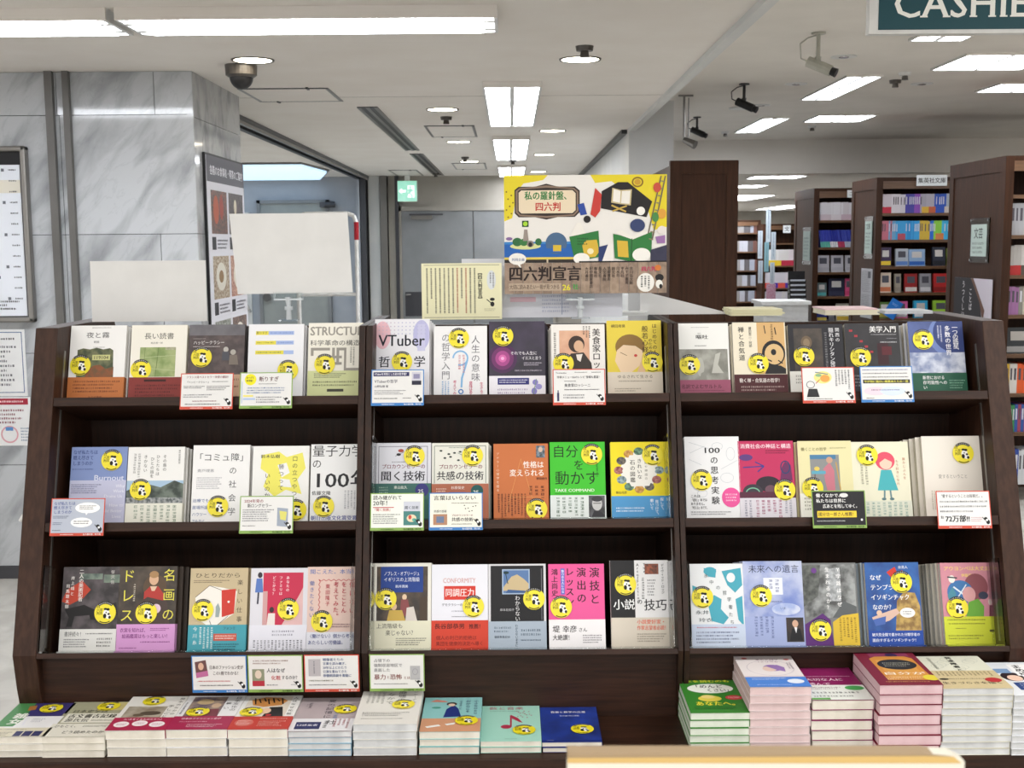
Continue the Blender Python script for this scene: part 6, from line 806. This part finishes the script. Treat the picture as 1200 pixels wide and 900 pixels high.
# the illustrated poster (characters left out: plain hat, books, sea and island)
t = thing('illustrated_poster', 'colourful printed poster with framed title, sea island, black hat and wooden lower part', 'poster', (-.016, 2.892, 1.4785), (-.02, 0, 0))
PW, PH = .396, .287; MB().box(0, PW, 0, .004, 0, PH, 'ece9e4').build('board', t)
it = [('p', [0, 0, 27, 0, 24, 3, 12, 5, 8, 10, 5, 26, 0, 28], 'e6d32c'), ('p', [53, 0, 100, 0, 100, 32, 92, 34, 88, 20, 66, 4, 56, 5], 'e6d32c'),
  ('o', 82, 4.6, 3.6, 3.2, 1, '8a6a20'), ('e', 82, 4.6, 2, 1.8, 'c89a30')] + [('e', 1.5+(i*13 % 5), 10+i*2.2, .5, .5, '8a6a20') for i in range(8)] + [
  ('p', [6.5, 9, 9, 7, 19, 7, 26, 5.2, 33, 7, 43.5, 7, 46.5, 9.5, 46.5, 22.5, 43.5, 25.5, 33, 25.5, 26, 27, 19, 25.5, 9, 25.5, 6.5, 23], '2e2420'), ('p', [7.2, 9.5, 9.5, 7.8, 26, 6.2, 43, 7.8, 45.7, 10, 45.7, 22, 43, 24.8, 26, 26, 9.5, 24.8, 7.2, 22.5], '8a7464'), ('p', [8.4, 10, 10, 8.6, 26, 7.6, 42.5, 8.6, 44.6, 10.6, 44.6, 21.6, 42.5, 23.9, 26, 24.8, 10, 23.9, 8.4, 22], '2e2420'), ('p', [9, 10.6, 10.6, 9.2, 42, 9.2, 44, 11, 44, 21.4, 42, 23.2, 10.6, 23.2, 9, 21.6], 'ead9bc'),
  ('h', '私の羅針盤、', 12.5, 9.6, 5.6, '2c7a3c', 2, 29), ('h', '四六判', 19, 16.2, 5.8, 'c03a34', 2, 16),
  ('r', 0, 40.5, 43, 50, '1f62b4'), ('r', 0, 40.5, 43, 42, '3c86c8'), ('e', 13, 43.2, 9.5, 2, 'd8dc9a'), ('e', 8, 40.6, 3, 2.6, '2c6a3c'), ('e', 12, 40.8, 2.6, 2.2, '3a7a40'), ('e', 21, 40.6, 2, 2.2, '2c6a3c'), ('p', [11.5, 40, 12.2, 33, 14.2, 33, 15, 40], '9a8f88'), ('r', 11, 27.6, 15, 31.4, '1e4a20'), ('e', 13, 29.5, 1.4, 1.4, 'a8d838'), ('e', 16, 41.8, 2.2, 2, '8a8078'), ('e', 16, 42.2, 1.2, 1.4, '222222'), ('e', 3, 38.6, 2, 1, '8a6aa0'),
  ('e', 32, 41.5, 6.6, 6.6, '48688c'), ('r', 25, 44.6, 39, 47.2, '1f62b4'), ('r', 30, 42.6, 35, 46.4, 'd8b838'),
  ('r', 0, 50, 46, 51.4, 'e0c858'), ('r', 0, 51.4, 46, 53.4, '2a2420'), ('r', 12, 51.4, 13, 53.4, 'c8b8a0'), ('r', 26, 51.4, 27, 53.4, 'c8b8a0'),
  ('p', [60, 10, 70, 4.6, 76, 4.6, 91, 16.5, 87.5, 26, 59.5, 20.4], '1a1618'), ('p', [66.5, 8, 71.8, 9.4, 78.5, 9, 77.8, 18.8, 71.6, 18, 65.8, 17], 'c8b88c'), ('p', [67.4, 8.8, 71.6, 10, 71.2, 17.2, 66.8, 16.2], 'f0ece4'), ('p', [72.4, 10, 77.6, 9.8, 77, 17.8, 71.8, 17.4], 'f0ece4'), ('l', 66, 18.6, 75, 22.6, 1, 'c8a850'), ('l', 75.4, 19, 66.6, 22.2, 1, 'c8a850'),
  ('e', 84, 22.2, 2.6, 2.6, 'f4f2ec'), ('e', 51, 27, 2.2, 2.2, '1a1618'), ('p', [45, 18, 49, 17, 51, 24, 47, 24.6], '2a4aa0'), ('p', [53, 24, 56, 8, 60, 12, 59, 22, 56, 26], 'c83c34'),
  ('p', [40.5, 37, 45, 29, 47, 29, 50, 36, 42, 38], 'f0ece4'), ('p', [40, 37.6, 58, 34, 59, 50, 43.5, 53], '2c7a3a'), ('p', [48, 43, 50, 40, 57, 39.5, 58.4, 47, 56, 50, 49.5, 50.6], 'd8b43c'), ('e', 53, 46.6, 2, 1.8, 'f0e4b8'), ('g', 45, 38, 52, 43, 3, '1a4a24'),
  ('p', [67, 36, 79, 38.6, 91, 34.8, 90.6, 50, 78, 53, 68, 51], '2c7a3a'), ('p', [67.6, 35.6, 72, 33.8, 79, 37.6, 85, 34, 90.6, 35, 79, 39.6], 'f0ece4'), ('p', [69.4, 40, 76, 40.6, 76.6, 50.6, 70, 50], 'd8b43c'), ('l', 78.6, 39, 78, 53, .5, '1a4a24'), ('e', 47.5, 51, 5, 3.4, 'f4f2ec'), ('e', 84.5, 49, 5.6, 4.2, 'f4f2ec'), ('p', [58, 44, 66, 42, 66, 53.4, 58, 53.4], '28386c'), ('p', [60, 53.4, 64, 42, 67, 42, 67.4, 53.4], 'f0ece8'),
  ('l', 99, 1, 91, 40, .8, '6a6250'), ('l', 96.4, 1, 88.6, 36, .8, '6a6250')] + [('l', 96.2-i*.9, 4+i*4.4, 98.8-i*.9, 4.6+i*4.4, .7, '8a8464') for i in range(9)] + [('e', 94, 8, 2.4, 3, 'c8503c'), ('e', 97, 24, 2.6, 3, 'dca03c'), ('e', 97, 34, 2.8, 2.6, 'e8e0dc'), ('p', [93, 38, 99, 37, 99, 42, 94, 42], '9a70a8'), ('p', [90, 46, 100, 43, 100, 53.4, 90, 53.4], '34344c'), ('e', 82, 31, 4.6, 4, '33406c'), ('e', 93, 26, 2, 3, '4a8a48')] + [
  ('r', 46, 52.6, 100, 53.6, '1a1618')] + [('r', i*5.9, 53.5, min(100, i*5.9+5.7), 72.5, ('@8f7868,a38c7a,30', '@84705f,9a8472,30', '@98826e,ab9480,30')[i % 3]) for i in range(17)] + [
  ('e', 8, 51, 5.4, 3.6, 'f2f0ea'), ('p', [7.4, 54, 9.6, 54, 10.4, 57], 'f2f0ea'), ('h', '共同企画', 4.4, 50.4, 2, '2a4a8a', 1), ('h', '四六判宣言', 2.4, 55.2, 9.6, '24140f', 2, 45), ('r', 2.6, 66, 35, 70.6, 'b8a490'), ('h', '大切に読みあたい一冊が見つかる', 3, 66.6, 3.2, '4a382c', 1, 31), ('h', '26', 35.6, 66, 5, 'e8dc3c', 2), ('h', '社', 42, 66.4, 3.6, '3c9a48', 2)] + [
  ('v', s_, 49.6+i*2.75, 56+(0 if i % 2 else .2), 2.2, '2c1c16', 1) for i, s_ in enumerate(('大月書店', '紀伊國屋書店', '春秋社', '晶文社', '人文書院', '筑摩書房', '創元社', '白水社', '平凡社', 'みすず書房', '吉川弘文館'))] + [
  ('e', 87, 66, 5.4, 5.8, 'f2f0ea'), ('w', 83.5, 62, 90, 70, 3, '5a5a58'), ('h', '四六判', 84.4, 56, 3.2, 'c02c5c', 2, 9), ('e', 94.6, 57, 2, 1.8, 'd07838'), ('e', 95.6, 63, 2.6, 2.2, '1c1a1c'), ('e', 95.4, 67, 2.2, 2.6, 'f2f0ea'), ('e', 96.4, 68.4, 1, 1.4, '1c1a1c')]
art('poster_artwork', PW, it, t, -.0003, H=PH)
# papers and low things lying on top
t = thing('white_panel', 'white card wedge sloping down to the right behind the second divider', 'card', (.33, 3.02, ZU)); MB().prism([(0, 0, 0), (.22, 0, 0), (.215, 0, .006), (0, 0, .062)], (0, .003, 0), 'paper_white').build('card', t)
def paper_stack(x, y, w_, d_, n, label, k='ddd8c8', z=ZU, yaw=0):
    t = thing('paper_stack', label, 'papers', (x, y, z), (0, 0, yaw), 'flat papers on the display top')
    for i in range(n): MB().box(-w_/2+random.uniform(-.004, .004), w_/2+random.uniform(-.004, .004), -d_/2, d_/2, i*.0042, i*.0042+.0036, k if i != n-1 or 'pink' not in label else 'e8c8cc').build('booklet', t)
paper_stack(.615, 3.0, .13, .12, 4, 'small pile of pale yellow booklets on the display top, left one', 'e4dfb8')
paper_stack(.85, 3.0, .135, .12, 4, 'small pile of cream booklets with pink top sheet, right one', 'e6dfc8')
paper_stack(.27, 3.03, .16, .09, 2, 'thin white papers lying below the poster', 'e4e6e4')
paper_stack(1.0, 3.02, .12, .1, 2, 'thin grey papers lying at the right end', 'c8ccd0')
# blurred pale board edge close to the camera
t = thing('counter_board', 'blurred cream edged board in the foreground at the bottom', 'board', (.028, .60, 1.20))
o_ = [(0, 0, 0), (.212, 0, 0), (.212, 0, .124), (.205, 0, .1275), (.19, 0, .1285), (0, 0, .130)]
MB().prism(o_, (0, .009, 0), 'd8d4c6').build('board', t)
MB().prism([(0, -.0006, .1250), (.210, -.0006, .1232), (.206, -.0006, .1268), (.19, -.0006, .1274), (0, -.0006, .1278)], (0, .0102, 0), 'c9a868').build('edge_strip', t)
MB().prism([(0, -.0006, .1279), (.19, -.0006, .1275), (.205, -.0006, .1269), (.19, -.0006, .1288), (0, -.0006, .1303)], (0, .0102, 0), '9c8668').build('top_strip', t)
# white cord hook on the outer face of the left side panel
t = thing('cord_hook', 'small white hook with a looped cord on the left outer side of the display', 'hook', (-1.0915, 2.62, 1.0))
MB().cyl((0, 0, 0), (-.018, 0, -.004), .006, .006, 'white_plastic', 10).cyl((-.018, 0, -.004), (-.028, 0, -.016), .006, .004, 'white_plastic', 10).build('hook', t)
MB().tube([(-.003, 0, -.045)]+[(-.014-.012*math.cos(a*PI/5), 0, -.055-.012*math.sin(a*PI/5)) for a in range(-2, 5)], .0015, 'white_plastic', 6).tube([(-.002, 0, -.07), (-.012, 0, -.078), (-.019, 0, -.092), (-.017, 0, -.104), (-.003, 0, -.11)], .0015, 'white_plastic', 6).build('cord', t)
